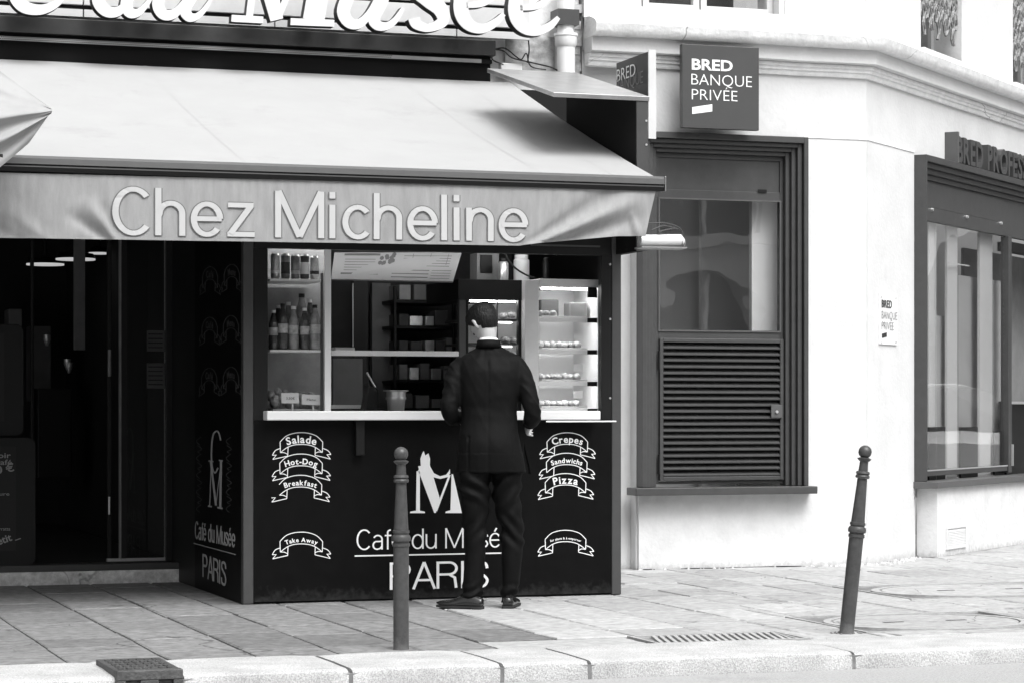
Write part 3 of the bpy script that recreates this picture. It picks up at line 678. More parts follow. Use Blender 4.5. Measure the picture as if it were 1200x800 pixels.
MB().box(pxl - .0, bx1 + 1, YF2 - .06, -.0, .0, bz0 - .0505).build("plinth", M['plinth'], bank, T=CM)
# inside bay 2: blinds, added fill panels, inner posts, desk
mb = MB(); mb.box(bx0, bx1 + 1, 1.6, 1.7, .3, 3.2); mb.box(bx0 - .1, bx0 - .02, .41, 1.6, .3, 3.2); mb.build("room", M['pale_in'], bank, T=CM)
for u0, u1, y_, m_ in ((1110, 1122, .06, 'white'), (1148, 1163, .07, 'white'), (1088, 1096, .05, 'pale_in')):
    a, b = cl(u0, 400, y_).x, cl(u1, 400, y_).x; MB().box(a, b, y_, y_ + .02, bz0, 2.9).build("blind_fill_panel", M[m_], bank, T=CM)
for u0, u1, y_ in ((1091, 1109, .12), (1123, 1147, .15), (1164, 1177, .11)):
    a, b = cl(u0, 400, y_).x, cl(u1, 400, y_).x; MB().box(a, b, y_, y_ + .01, bz0, cl(1120, 322 + 50 * (u0 == 1091), y_).z).build("blind_fill_panel", M['pale_grey'], bank, T=CM)  # extra pale panels added to brighten the dark window interior
for u0, v0, u1, v1 in ((1089, 500, 1108, 549), (1126, 500, 1146, 549), (1166, 505, 1177, 549)):
    a, b = cl(u0, v0, .03), cl(u1, v1, .03); MB().box(a.x, b.x, .03, .049, bz0 + .001, a.z).build("cabinet", M['black'], bank, T=CM)
a = cl(1097, 310, .03); MB().box(a.x, a.x + .006, .03, .036, bz0, g2z1).build("inner_mullion", M['white'], bank, T=CM)
a, b = cl(1112, 310, .03), cl(1136, 310, .03); MB().box(a.x, b.x, .03, .036, cl(1120, 310, .03).z, cl(1120, 308.6, .03).z).build("inner_mullion", M['white'], bank, T=CM)
# doorway right of the mullion
dxa = g2x1 + .0905
dd = MB().box(dxa + .3, dxa + 3.4, .5, .53, bz0 + .0, g2z1 - .06).build("entrance_recess", M['midgrey'], bank, T=CM)
MB().box(dxa, bx1, -.01, .1, g2z1 - .12, g2z1 - .04).build("lintel", M['black'], dd, T=CM)
MB().box(dxa + .01, bx1, .02, .095, bz0, cl(1190, 470, 0).z).build("letter_counter", M['black'], dd, T=CM)
MB().box(dxa + .01, bx1, .0, .0195, cl(1190, 473, 0).z, cl(1190, 470, 0).z).build("counter_trim", M['alu'], dd, T=CM)
MB().box(dxa - .02, dxa - .01, -.05, -.031, cl(1183, 545, 0).z, cl(1183, 520, 0).z).build("handle", M['alu'], dd, T=CM)
# louvred vent on the plinth
p0, p1 = cl(1108, 648, YF2 - .06), cl(1131, 614, YF2 - .06); yv = YF2 - .06
vt = MB(); ringframe(vt, p0.x, p1.x, p0.z + .03, p1.z, .018, yv - .012, yv - .0005, True)
vt = tag(vt.build("wall_vent", M['plinth'], None, T=CM), "white louvred ventilation grille low on the plinth of the corner window", "vent"); ob = vt
for i in range(10):
    zz = p0.z + .055 + (p1.z - p0.z - .08) * i / 10
    MB().prism([(p0.x + .02, yv - .001, zz), (p0.x + .02, yv - .011, zz - .006), (p0.x + .02, yv - .009, zz + .001), (p0.x + .02, yv - .001, zz + .012)], (p1.x - p0.x - .04, 0, 0)).build("louvre", M['plinth'], vt, T=CM)

# ---- signs
def put_print(name, parent, m, lines, T=None):
    mb = MB()
    for a in lines: print_text(mb, *a)
    return mb.build(name, m, parent, T=T, fix=False)
# flat sign
YS = YB - .235
s0, s1 = X_(799.5, YS), X_(889.5, YS); sz0, sz1 = Z_(845, 151.5, YS), Z_(845, 54, YS)
g = thing("wall_sign", "square grey bank sign with white lettering above the louvred shop window", "sign", ((s0 + s1) / 2, YS, sz0))
box("sign_box", M['sign'], (s0, s1, YS, YS + .05, sz0, sz1), g, bevel=.003)
MB().box(s0 + .16, s1 - .16, YS + .0505, YB - .0, sz0 + .1, sz1 - .1).build("bracket", M['frame'], g)
def onS(u, v): p = at(u, v, YS); return V3((p.x, YS, p.z))
pl = lambda u0, u1, v: (onS(u0, v), V3((onS(u1, v).x, YS, onS(u0, v).z)))
h = lambda px: px / (FPX / 16.9)
L = [("BRED", *pl(810.5, 858.5, 81.5), h(12.5), Z, NF, .028)]
put_print("bold_lettering", g, M['whitep'], L)
put_print("thin_lettering", g, M['whitep'], [("BANQUE", *pl(810, 881, 99.5), h(13.5), Z, NF, -.012), ("PRIVÉE", *pl(810.5, 864, 117), h(13), Z, NF, -.012)])
MB().prism([onS(811, 126) + NF * .0005, onS(811, 134) + NF * .0005, onS(834.5, 131) + NF * .0005, onS(834.5, 122.5) + NF * .0005], (0, -.002, 0)).build("white_bar", M['whitep'], g)
# blade sign (projects from the wall): left face seen
xb = X_(768, YB - 1.0)
yb0 = None
fxp = at(762, 100, 0)
YN = YB - 1.10                          # near edge of the blade
bxr, bxl = X_(769, YN), X_(760, YN); bzb, bzt = Z_(765, 163, YN), Z_(765, 59, YN)
# far end where the left face reaches u = 719
ratio = (762 + 364) / (719 + 364.0); YFAR = CAM.y + (YN - CAM.y) * ratio
g = thing("blade_sign", "dark double-faced bank sign projecting from the wall above the kiosk roof", "sign", (bxl, YN, bzb))
box("sign_box", M['signd'], (bxl + .002, bxr - .002, YN + .012, YFAR, bzb + .16, bzt - .01), g)
box("edge_trim", M['lightpaint'], (bxl, bxr, YN, YN + .0115, bzb, bzt), g, bevel=.002)
MB().box(bxl + .01, bxr - .01, YFAR, YB, bzb + .3, bzb + .34).box(bxl + .01, bxr - .01, YFAR, YB, bzt - .2, bzt - .16).build("bracket", M['frame'], g)
def onB(u, v):                          # point on the left face
    r = ray(u, v); return CAM + r * ((bxl - CAM.x) / r.x)
a, b = onB(723, 96.5), onB(745, 93.5); b.z = a.z
put_print("lettering", g, M['whitep'], [("BRED", a, b, .085, Z, V3((-1, 0, 0)), 0.)])
c_, d_ = onB(723, 108), onB(754, 107); d_.z = c_.z
put_print("lettering", g, M['midgrey'], [("BANQUE", c_, d_, .085, Z, V3((-1, 0, 0)), -.01)])
# raised 3-D letters over bay 2
g = thing("letter_sign", "grey raised letters reading the bank name along the ledge of the corner window", "sign", CM @ V3((fx0 + .3, YF2 + .03, bz1)))
sp0 = cl(1122, 195, YF2 + .02); zb_ = bz1 + .012; hh = .205; xx = sp0.x
for ch in "BRED PROFESSIONNELS":
    if ch == ' ': xx += .10; continue
    vs, fs = face_text(ch, .03); x0 = min(v.x for v in vs); x1 = max(v.x for v in vs); y1_ = .69; k = hh / y1_; wd = (x1 - x0) * k * .86
    mb = MB(); q = len(vs)
    fr = [(xx + (v.x - x0) * k * .86, YF2 + .02, zb_ + max(0, v.y) * k) for v in vs]
    bk = [(p[0], p[1] + .10, p[2]) for p in fr]
    cnt = {}
    for f in fs:
        for i in range(len(f)):
            e = (f[i], f[(i + 1) % len(f)]); cnt[e] = 1
    mb.add(fr + bk, fs + [tuple(i + q for i in f[::-1]) for f in fs] + [(a, b, b + q, a + q) for (a, b) in cnt if (b, a) not in cnt])
    mb.build("letter", M['sign'], g, T=CM, fix=False)
    xx += wd + .022
    if xx > bx1: break
box("mount_plate", M['lightpaint'], (0, .01, 0, .01, 0, .01), g) if False else None
MB().box(sp0.x - .05, sp0.x - .012, YF2 + .0, YF2 + .12, bz1 + .001, bz1 + .25).build("end_bracket", M['framel'], g, T=CM)
# small plaque
p0, p1 = cl(1031, 403, -.02), cl(1052, 346, -.02)
g = thing("wall_plaque", "small clear plaque with the bank name screwed to the white corner wall", "plaque", CM @ V3((p0.x, -.02, p0.z)))
MB().box(p0.x, p1.x, -.018, -.0085, p0.z, p1.z).build("plate", M['pale_in'], g, T=CM, bevel=.001)
def onP(u, v): p = cl(u, v, -.019); return V3((p.x, -.019, p.z))
NC = V3((0, -1, 0)); hz = lambda a, b, v: (onP(a, v), V3((onP(b, v).x, -.019, onP(a, v).z)))
put_print("bold_lettering", g, M['ink'], [("BRED", *hz(1033, 1045, 360), .055, Z, NC, .02)], T=CM)
put_print("thin_lettering", g, M['midgrey'], [("BANQUE", *hz(1033, 1051, 373.5), .06, Z, NC, -.01), ("PRIVÉE", *hz(1033, 1047, 386), .06, Z, NC, -.01)], T=CM)
MB().prism([onP(1033.5, 391), onP(1033.5, 396), onP(1039, 394.5), onP(1039, 389.5)], (0, -.002, 0)).build("black_bar", M['ink'], g, T=CM)
for u, v in ((1032.5, 348), (1050, 349.5), (1032.5, 401), (1050, 401)):
    p = cl(u, v, -.02); MB().tube([(p.x, -.024, p.z), (p.x, -.0186, p.z)], .006, 10).build("screw", M['steel'], g, T=CM)

# ================================================================== CAFE BUILDING (left)
YC = YB + .12
cafe = thing("cafe_building", "dark café front under the awning with an open doorway and black interior", "building", (-5, YC, 0))
zL = 3.3
mb = MB(); mb.box(-11, XB00 - .12, YC, YC + .4, 3.0, 7); mb.box(X_(205, YC), XB00 - .12, YC, YC + .4, 0, 2.9999)
mb.build("wall", M['stone_wall'], cafe)
MB().box(-11, XB00 - .12, YC - .6, YC - .001, 3.08, 3.35).build("shopfront_head", M['black'], cafe)
MB().box(XB00 - .119, XB00 - .001, YC + .05, YC + .3, 0, 7).build("party_wall_joint", M['old_wall'], cafe)
# ragged dark joint beside the pipe
mb = MB()
for i in range(40):
    z0 = 3.1 + i * .06; wv = .03 + .05 * noise.noise(V3((0, 0, i * .7))) ** 2 * 6; xx = XB00 - .05 + .03 * noise.noise(V3((3, 0, i * .9)))
    mb.box(xx - wv, xx + wv, YC - .02 - .02 * random.random(), YC + .049, z0, z0 + .061)
mb.build("crumbling_edge", M['old_wall'], cafe)
# room
mb = MB(); mb.box(-11, X_(205, YC) + .2, 8, 8.1, 0, 3.6).box(-11, X_(205, YC) + .2, YC + .41, 8, 3.5, 3.6).box(-11.1, -11, YC, 8, 0, 3.6).box(X_(205, YC) + .1, X_(205, YC) + .2, YC + .41, 8, 0, 3.49)
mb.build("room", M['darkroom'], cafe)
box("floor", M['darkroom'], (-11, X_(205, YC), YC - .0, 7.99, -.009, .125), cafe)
st = box("doorstep", M['stone_wall'], (-9, X_(232, YC - .25), YC - .26, YC - .0005, -.011, .085), cafe, bevel=.006)
box("nosing_strip", M['post'], (-9, X_(232, YC - .25) - .002, YC - .262, YC - .2, .0855, .128), st, bevel=.003)
x0, x1 = X_(126, YC), X_(210, YC); box("threshold_bar", M['alu'], (x0, x1, YC + .02, YC + .06, .126, .146), cafe)
# doors, posts, a painted highlight
zt_ = 3.0
for u0, u1, y_, m_ in ((126, 131, YC + .05, 'boardframe'), (140, 142.6, YC + .03, 'midgrey'), (195, 212, YC - .02, 'boardframe'), (87, 100, YC + 2.2, 'midgrey'), (36, 40, YC + 1.2, 'boardframe')):
    zb__ = .126 if u0 != 87 else Z_(93, 410, y_)
    box("post_and_glint", M[m_], (X_(u0, y_), X_(u1, y_), y_, y_ + .05, zb__, zt_), cafe, bevel=.004)  # the slim mid-grey one is a vertical highlight drawn as a post
dg = box("door", M['boardframe'], (X_(143, YC), X_(150, YC), YC + .031, YC + .08, .15, zt_), cafe)
box("pane", M['glassd'], (X_(150, YC) + .002, X_(195, YC), YC + .05, YC + .056, .15, zt_), dg)
p = at(129, 592, YC); MB().tube([(p.x, YC + .03, p.z - .06), (p.x, YC + .03, p.z + .06)], .008, 8).build("hinge", M['alu'], dg)
p = at(129, 425, YC); MB().tube([(p.x, YC + .02, p.z - .09), (p.x, YC + .02, p.z + .09)], .012, 8).build("handle", M['midgrey'], dg)
g = thing("door_reflection", "small pale notices taped behind the café door glass", "notice", at(183, 480, YC + .1))
for v0, v1, m_ in ((387, 412, 'midgrey'), (425, 455, 'midgrey')):
    a, b = at(172, v0, YC + .12), at(194, v1, YC + .12); box("reflection_panel", M[m_], (a.x, b.x, YC + .12, YC + .124, b.z, a.z), g)  # pale panel painted in for the bright reflection in the door glass
    for i in range(5): box("dark_line", M['black'], (a.x + .01, b.x - .02, YC + .1185, YC + .1195, a.z - .03 - i * .03, a.z - .022 - i * .03), g)
lamps = [(53, 311, 22, 3.6, "lowest and leftmost"), (88.5, 305, 23, 3.1, "second from the left"), (115.5, 298, 11.5, 3.3, "small third"), (178, 290.5, 13, 2.8, "rightmost")]
for u, v, r_, y_, nm in lamps:
    p = at(u, v, YC + y_); rr = r_ * (p - CAM).dot(F) / FPX
    g = thing("ceiling_lamp", nm + " round lamp glowing under the dark café ceiling", "lamp", (p.x, p.y, p.z), "round lamps under the café ceiling")
    MB().lathe([(rr, 0), (rr, .012)], p, 28).build("diffuser", M['lamp'], g)
    MB().lathe([(rr * 1.02, .0125), (rr * .9, .05), (.02, .07), (.01, .3)], p, 28).build("shade", M['black'], g, smooth=True)
for u0, u1, v0, v1, y_, m_ in ((10, 26, 362, 440, 5.0, 'midgrey'), (36, 60, 382, 470, 4.4, 'interior'), (98, 124, 340, 560, 4.8, 'interior'), (44, 84, 455, 560, 4.0, 'boardframe')):
    a, b = at(u0, v1, YC + y_), at(u1, v0, YC + y_); box("bar_furniture", M[m_], (a.x, b.x, YC + y_, YC + y_ + .3, max(.13, a.z), b.z), cafe, bevel=.01)
for u, v in ((55, 405), (79, 433), (81, 437), (124, 404)):
    p = at(u, v, YC + 3.9); MB().lathe([(.012, 0), (.03, .05), (.03, .09)], p, 12).build("bar_glass", M['steel'], cafe, smooth=True)
# slate menu boards
def menu_board(loc_label, u0, u1, v0, v1, Y, lines, fr=.05):
    a, b = at(u0, v1, Y), at(u1, v0, Y); g = thing("menu_board", loc_label, "menu board", (b.x, Y, a.z))
    mb = MB(); c = .05; xl, xr, zb, zt = a.x, b.x, a.z, b.z
    pts = [(xl, Y, zb), (xr - c, Y, zb)] + [(xr - c + c * math.sin(t * math.pi / 8), Y, zb + c - c * math.cos(t * math.pi / 8)) for t in range(1, 5)] + [(xr - c + c * math.cos(t * math.pi / 8), Y, zt - c + c * math.sin(t * math.pi / 8)) for t in range(5)] + [(xl, Y, zt)]
    mb.prism(pts, (0, .04, 0)).build("board_frame", M['boardframe'], g, bevel=.004)
    box("slate", M['board'], (xl + .03, xr - .13, Y - .004, Y - .0005, zb + .1, zt - .06), g)
    for t, ua, va, ub, vb, hp, off in lines:
        p = at(ua, va, Y - .0045); q = at(ub, vb, Y - .0045); upv = Z if abs(va - vb) < 2 else V3((-(q.z - p.z), 0, q.x - p.x)).normalized()
        mb = MB(); print_text(mb, t, p, q, hp * (p - CAM).dot(F) / FPX, upv, NF, off, .001); mb.build("chalk_lettering", M['chalk'], g, fix=False)
    return g
menu_board("tall black slate board with chalk café menu standing left of the doorway", -60, 42, 512, 664, YC - .20,
           [("Soir", -8, 536, 12.5, 536, 6, .01), ("Café", -8, 544, 14, 544, 6, .01), ("3,50 €", -22, 558, 17, 551, 9, .02), ("nature", -12, 580, 11, 580, 4, 0),
            ("Viande Burratta", -25, 621, 12, 621, 4, 0), ("Bon appetit _", -42, 652, 24, 629, 8.5, .02)])
menu_board("dark board with faded menu leaning behind the lower slate board", -40, 28, 380, 511, YC - .1, [])

# drainpipe
xp, yp = X_(666.5, YC - .2), YC - .14; rp = .055 * 1.28
g = thing("drainpipe", "white drainpipe with a collar joint coming down beside the café sign", "pipe", (xp, yp, 0))
MB().tube([(xp, yp, 0), (xp, yp, Z_(666, 55, yp))], rp * .93, 24).build("pipe", M['white'], g, smooth=True)
MB().tube([(xp, yp, Z_(666, 43, yp) + .02), (xp, yp, 7)], rp * .86, 24).build("pipe", M['white'], g, smooth=True)
zz = Z_(666, 43, yp); MB().lathe([(rp * .95, -.08), (rp * 1.12, -.06), (rp * 1.14, -.005), (rp * 1.22, .0), (rp * 1.22, .018), (rp * .9, .022)], (xp, yp, zz), 24).build("collar", M['white'], g, smooth=True)
za, zb = Z_(666, 31, yp), Z_(666, 13, yp); MB().box(xp - .085, xp + .075, yp - .075, yp + .09, za, zb).build("strap_band", M['post'], g)
# wall patch, junction box and wires
a, b = at(592, 82, YC - .03), at(650, 44, YC - .03)
mb = MB().grid(lambda s, t: V3((a.x + (b.x - a.x) * s, YC - .03 - .03 * abs(noise.noise(V3((s * 4, t * 5, 1)))), a.z + .0 + (b.z - a.z) * t)), 14, 10); mb.build("bare_masonry", M['old_wall'], cafe, smooth='all')
g = thing("junction_box", "small white electrical box below the last letter of the café sign", "box", at(600, 80, YC - .1))
a, b = at(587, 82.5, YC - .12), at(612, 75, YC - .12); box("casing", M['white'], (a.x, b.x, YC - .12, YC - .06, a.z, b.z), g, bevel=.005)
def P(u, v, Y): return at(u, v, Y)
mb = MB()
for pts in ([(577, 58), (590, 60), (600, 68), (620, 73), (645, 79), (655, 84)], [(580, 58), (592, 57), (604, 66), (611, 70), (617, 63), (622, 78), (640, 82)], [(619, 44), (620, 60), (618, 74)], [(578, 60), (577, 70), (590, 76)]):
    q = spl([(a_, b_) for a_, b_ in pts], 5); mb.tube([P(x_, y_, YC - .14) for x_, y_ in q], .005, 6)
cb = mb.build("electric_cables", M['cable'], None, smooth=True); tag(cb, "black electric wires looping loose between the café fascia and the drainpipe", "cable")

# ---- fascia box / awning cassette and the big letters
YQ = 1.8
aw = thing("shop_awning", "long pale cloth awning over the café with its name on the hanging valance", "awning", (-1.5, 0, 2.4))
xq = X_(581, YQ); xl_ = -7.5
z1_, z2_, z3_, z4_, z5_ = (Z_(120, v, YQ) for v in (24.2, 43, 47.5, 52.5, 71))
fb = MB().box(xl_, xq, YQ, YC - .001, z2_, z1_).build("cassette", mat("dark_fascia", .03, .45, var=.3, scale=6), aw, bevel=.004)
MB().prism([(xl_, YQ + .05, z2_ - .0005), (xl_, YQ + .05, z3_), (xl_, YQ + .02, z3_ - .001), (xl_, YQ + .02, z4_), (xl_, YQ + .06, z4_), (xl_, YQ + .06, z5_ - .05), (xl_, YC - .002, z5_ - .05), (xl_, YC - .002, z2_ - .0005)], (xq - .02 - xl_, 0, 0)).build("cassette_underside", M['blackm'], aw)
ps = box("perforated_strip", M['framel2'], (xl_, xq - .1, YQ + .012, YQ + .0195, z4_ + .001, z3_ - .002), aw)
mb = MB()
for i in range(300):
    xx = -4.3 + i * .0135
    for j in (0, 1): mb.box(xx + .006 * j, xx + .006 * j + .007, YQ + .0105, YQ + .0115, z4_ + .006 + j * .012, z4_ + .012 + j * .012)
pf = mb.build("perforations", M['blackm'], aw); pf['kind'] = 'stuff'
for v, v2 in ((16, 21), (5, 8)):
    pass
rail = thing("sign_rails", "white boards and dark rails behind the big café letters", "sign backing", (-3, YC - .2, Z_(300, 20, YC - .2)))
for za, zb in ((Z_(300, 30.5, YC - .2), Z_(300, 22, YC - .2)), (Z_(300, 16.5, YC - .2), Z_(300, -6, YC - .2)), (Z_(300, -10, YC - .2), Z_(300, -40, YC - .2))):
    xx = xl_
    while xx < xq + .25:
        x2 = min(xx + 1.3, xq + .35); box("white_board", M['lightpaint'], (xx, x2 - .01, YC - .2, YC - .16, za, zb), rail); xx = x2
for v in (19, -8): zz = Z_(300, v, YC - .15); box("dark_rail", M['black'], (xl_, xq + .3, YC - .155, YC - .06, zz - .035, zz + .03), rail)
YLt = YQ - .22
letters = [
 [([(74, -38), (50, -54), (26, -38), (17, -12), (26, 7), (46, 12), (64, 6), (78, -6)], [6, 8, 14, 17, 15, 12, 9, 5]), ([(20, -22), (50, -22), (72, -38)], [7, 7, 7]), ([(50, -66), (64, -84)], [6, 12])],
 [([(158, -26), (138, -36), (120, -20), (115, 0), (124, 13), (138, 14), (150, 2), (160, -16)], [6, 8, 14, 15, 14, 11, 8, 6]), ([(174, -80), (158, -20), (148, 4), (152, 15), (162, 15), (172, 5), (179, -6)], [15, 15, 14, 13, 9, 6, 4])],
 [([(176, -26), (194, -36), (191, -12), (185, 5), (191, 17), (203, 17), (215, 5), (224, -12)], [4, 10, 14, 14, 13, 11, 8, 6]), ([(238, -38), (228, -10), (217, 10), (221, 20), (230, 20), (239, 12), (247, 0)], [15, 15, 14, 12, 8, 6, 4])],
 [([(303, -75), (292, 20)], 8), ([(271, 22), (308, 24)], 8), ([(300, -75), (324, 24)], [26, 15]), ([(326, 20), (366, -75)], [7, 8]), ([(384, -75), (367, 24)], 25), ([(340, 26), (391, 28)], 8), ([(286, -76), (318, -74)], 8), ([(370, -74), (402, -72)], 8)],
 [([(394, -20), (412, -30), (408, -6), (402, 14), (409, 27), (421, 28), (433, 16), (442, -2)], [4, 11, 15, 15, 13, 11, 8, 6]), ([(456, -30), (447, 0), (438, 20), (442, 30), (453, 31), (463, 24), (472, 10)], [15, 16, 15, 12, 9, 7, 4])],
 [([(520, -26), (504, -36), (486, -28), (486, -12), (502, 0), (516, 12), (518, 26), (502, 33), (488, 29), (485, 22)], [6, 6, 9, 15, 19, 17, 13, 10, 12, 14])],
 [([(545, 7), (566, 4), (581, -8), (583, -26), (566, -36), (548, -24), (540, -2), (541, 17), (550, 30), (565, 34), (580, 27), (590, 17)], [6, 8, 8, 8, 8, 12, 16, 17, 14, 11, 9, 5]), ([(570, -46), (590, -66)], [5, 12])],
 [([(609, 10), (630, 7), (645, -5), (647, -23), (630, -33), (612, -21), (604, 1), (605, 20), (614, 33), (629, 37), (644, 31), (654, 21)], [6, 8, 8, 8, 8, 12, 16, 17, 14, 11, 9, 5])],
]
sg = thing("roof_letter_sign", "big white italic letters with dark sides along the top of the café fascia", "sign", at(350, 30, YLt))
dk = M['black']
for strokes in letters:
    mb = MB(); side = MB()
    for kk, (pl_, wd) in enumerate(strokes):
        if len(pl_) > 2:
            ww = wd if isinstance(wd, list) else [wd] * len(pl_)
            q = spl([(a_, b_, c_) for (a_, b_), c_ in zip(pl_, ww)], 6); pl2 = [(a_, b_) for a_, b_, c_ in q]; wd2 = [c_ for a_, b_, c_ in q]
        else: pl2, wd2 = pl_, wd
        put_stroke(mb, pl2, wd2, lambda x, y: at(x, y, YLt), NF, .012, .001 * kk)
        put_stroke(side, pl2, [q_ * 1.04 for q_ in wd2] if isinstance(wd2, list) else wd2, lambda x, y: at(x, y, YLt), NF, -.075, -.001 - .0006 * kk)
    lt = mb.build("letter", M['bigletter'], sg); side.build("letter_return", dk, lt)

# ---- awning cloth
YBAR = -.82
zb1, zb0 = Z_(388, 195, YBAR), Z_(388, 212.5, YBAR)
xbr = X_(777.5, YBAR); xcr = xbr - .02
ztop = z5_ - .02
def cloth(s, t):
    xr = xcr - .04 * (1 - t); x = xl_ + (xr - xl_) * s; y = YQ + .03 + (YBAR + .03 - YQ - .03) * t
    z = ztop + (zb1 - .01 - ztop) * t - .03 * math.sin(math.pi * t) * (1 - .3 * math.sin(x * 3)) + .004 * noise.noise(V3((x * 1.3, y * 2, 0)))
    # shallow hollows near the right-hand edge and round the seams
    z -= .022 * math.exp(-((x - (xcr - .45 - .2 * t)) / .12) ** 2) * (1 - t) * math.sin(math.pi * min(1, t * 1.5)) ** 2
    return V3((x, y, z))
MB().grid(cloth, 120, 30).build("cloth", M['fabric'], aw, smooth='all', fix=False)
for xs in (-5.2, -3.62, -1.86, -.1, xcr - .3):
    s = (xs - xl_) / (xcr - xl_)
    mb = MB().grid(lambda a_, b_: cloth(s + (a_ - .5) * .0026 + .012 * (b_ - .5) * (1 if xs < 0 else 1), b_) + V3((0, 0, .0012)), 1, 30)
    mb.build("seam", M['fabric'], aw, smooth='all', fix=False)
MB().prism([(xl_, YBAR + .05, zb1 - .0), (xl_, YBAR + .0, zb1 + .004), (xl_, YBAR - .02, zb1 - .01), (xl_, YBAR - .022, zb1 - .045), (xl_, YBAR + .05, zb1 - .045)], (xbr - xl_, 0, 0)).build("front_bar", M['framel'], aw, bevel=.002)
MB().prism([(xl_, YBAR + .048, zb1 - .0455), (xl_, YBAR - .012, zb1 - .0455), (xl_, YBAR - .02, zb1 - .06), (xl_, YBAR - .012, zb0 + .0), (xl_, YBAR + .04, zb0)], (xbr - .004 - xl_, 0, 0)).build("bar_channel", M['black'], aw)
MB().box(xbr + .0005, xbr + .008, YBAR - .024, YBAR + .052, zb0, zb1 + .003).build("bar_end_cap", M['zinc'], aw, bevel=.002)
def vb(u):
    b = 279 + 9 * max(0, u) / 600
    if u > 610: b = 288 - 11 * min(1, (u - 610) / 120) ** .8
    return b
def vt_(u): return 202.5 + 19.5 * u / 778
def seg(u, v, a, b, wdt, amp):
    ax, ay = a; bx, by = b; L2 = (bx - ax) ** 2 + (by - ay) ** 2; t = ((u - ax) * (bx - ax) + (v - ay) * (by - ay)) / L2
    d = ((u - ax) * (by - ay) - (v - ay) * (bx - ax)) / math.sqrt(L2)
    if t < -.1 or t > 1.1: return 0
    k = math.sin(math.pi * min(1, max(0, (t + .1) / 1.2))); ww = wdt * (.4 + t)
    return amp * k * math.exp(-(d / ww) ** 2)
def fold(u, v):
    o = .003 * math.sin(u * .05) * (v - 200) / 80
    o += seg(u, v, (612, 292), (745, 236), 7, .038) + seg(u, v, (612, 290), (720, 222), 8, -.022) + seg(u, v, (620, 292), (760, 256), 7, -.03) + seg(u, v, (615, 291), (700, 245), 4, -.012)
    o += seg(u, v, (138, 284), (100, 235), 7, .028) + seg(u, v, (132, 286), (80, 250), 6, -.02) + seg(u, v, (138, 284), (120, 240), 5, -.016)
    o += seg(u, v, (60, 285), (0, 240), 9, .012) + seg(u, v, (30, 285), (-40, 250), 9, -.012)
    o += .0025 * noise.noise(V3((u * .09, v * .012, 0))) + .0018 * noise.noise(V3((u * .3, v * .03, 5)))
    o += seg(u, v, (745, 250), (757, 278), 3, .03)
    return o
def val(s, t):
    u = -330 + (769 + 330) * s; tp, bt = vt_(u), vb(u); v = tp + (bt - tp) * t
    uu = u - 13 * t * max(0, (u - 640) / 130) ** 2
    return at(uu, v, YBAR + .0) + V3((0, -fold(u, v), 0))
va = MB().grid(val, 330, 26).build("valance", M['valance'], aw, smooth='all', fix=False)
hm = MB().grid(lambda s, t: val(s, .955 + .045 * t) + V3((0, -.003, 0)), 330, 1).build("hem", M['valance'], va, smooth='all', fix=False)
# turned-back corner
MB().grid(lambda s, t: at(757 - 3 * t + 2 * s * t, 262 + 16 * t, YBAR) + V3((-.01 + .02 * s * t, .16 * s, .01 * math.sin(s * 3))), 6, 6).build("valance_return", M['valance'], va, smooth='all', fix=False)
YV = YBAR - .003
b0_, b1_ = at(131, 275.2, YV), at(619, 283.6, YV); upv = Z
hC = 55.8 * (b0_ - CAM).dot(F) / FPX
def unproj(p):
    d = p - CAM; return 600 + FPX * d.dot(R) / d.dot(F), 480 - FPX * d.z / d.dot(F)
def warp(mb):
    mb.v = [p + V3((0, -fold(*unproj(p)), 0)) for p in mb.v]; return mb
edge = warp(line_text("Chez Micheline", b0_, b1_, hC, upv, NF, .140, .001, .001, lay=.102))
edge.build("letter_outline", mat("outline_grey", .13, .7), va)
line_text("Chez Micheline", b0_, b1_, hC, upv, NF, .102, .0015, .0035, each=lambda ch, mb: warp(mb).build("letter", M['letterw'], va))
# folding arm under the cloth
MB().tube([(xbr - .25, YBAR + .05, zb0 + .02), (xbr - .75, .5, zb0 + .45), (xbr - .5, YQ, z5_ - .1)], .022, 10).build("folding_arm", M['post'], aw)

# ---- neighbouring awning end, top left
g = thing("neighbour_awning", "folded end of a second white awning overlapping at the left edge", "awning", at(0, 140, -1.3))
TIP = (60.5, 130.5)
def fan(s, t):
    # s: 0 tip .. 1 far left, t: 0 upper edge .. 1 lower edge
    L_ = [(-140, -18), (-140, 60), (-140, 158), (-140, 190), (-140, 232), (-140, 268), (-140, 300)]
    Rr_ = [(60, 127.5), (60.5, 128.5), (61, 130), (61, 131.5), (60, 133.5), (56, 137), (34, 168)]
    Yo = [-.75, -1.05, -1.50, -1.42, -1.48, -1.40, -1.44]
    k = t * 6; i = min(5, int(k)); f_ = k - i; f2 = f_ * f_ * (3 - 2 * f_)
    lx = L_[i][0]; ly = L_[i][1] + (L_[i + 1][1] - L_[i][1]) * f_; rx = Rr_[i][0] + (Rr_[i + 1][0] - Rr_[i][0]) * f_; ry = Rr_[i][1] + (Rr_[i + 1][1] - Rr_[i][1]) * f_
    Y = Yo[i] + (Yo[i + 1] - Yo[i]) * f2; Y = -1.3 + (Y + 1.3) * min(1, s * 2.2 + .05)
    sag = 14 * t * t * math.sin(math.pi * min(1, s * 1.9)) if t > .5 else 0
    return at(rx + (lx - rx) * s, ry + (ly - ry) * s + sag * .2, Y + .02 * noise.noise(V3((s * 5, t * 9, 0))))
MB().grid(fan, 40, 48).build("cloth", M['fabric'], g, smooth='all', fix=False)
a = at(-4, 184.5, -1.35); MB().tube([a + V3((-.6, 0, .0)), a + V3((.03, 0, 0))], .022, 12).build("front_bar", M['black'], g)

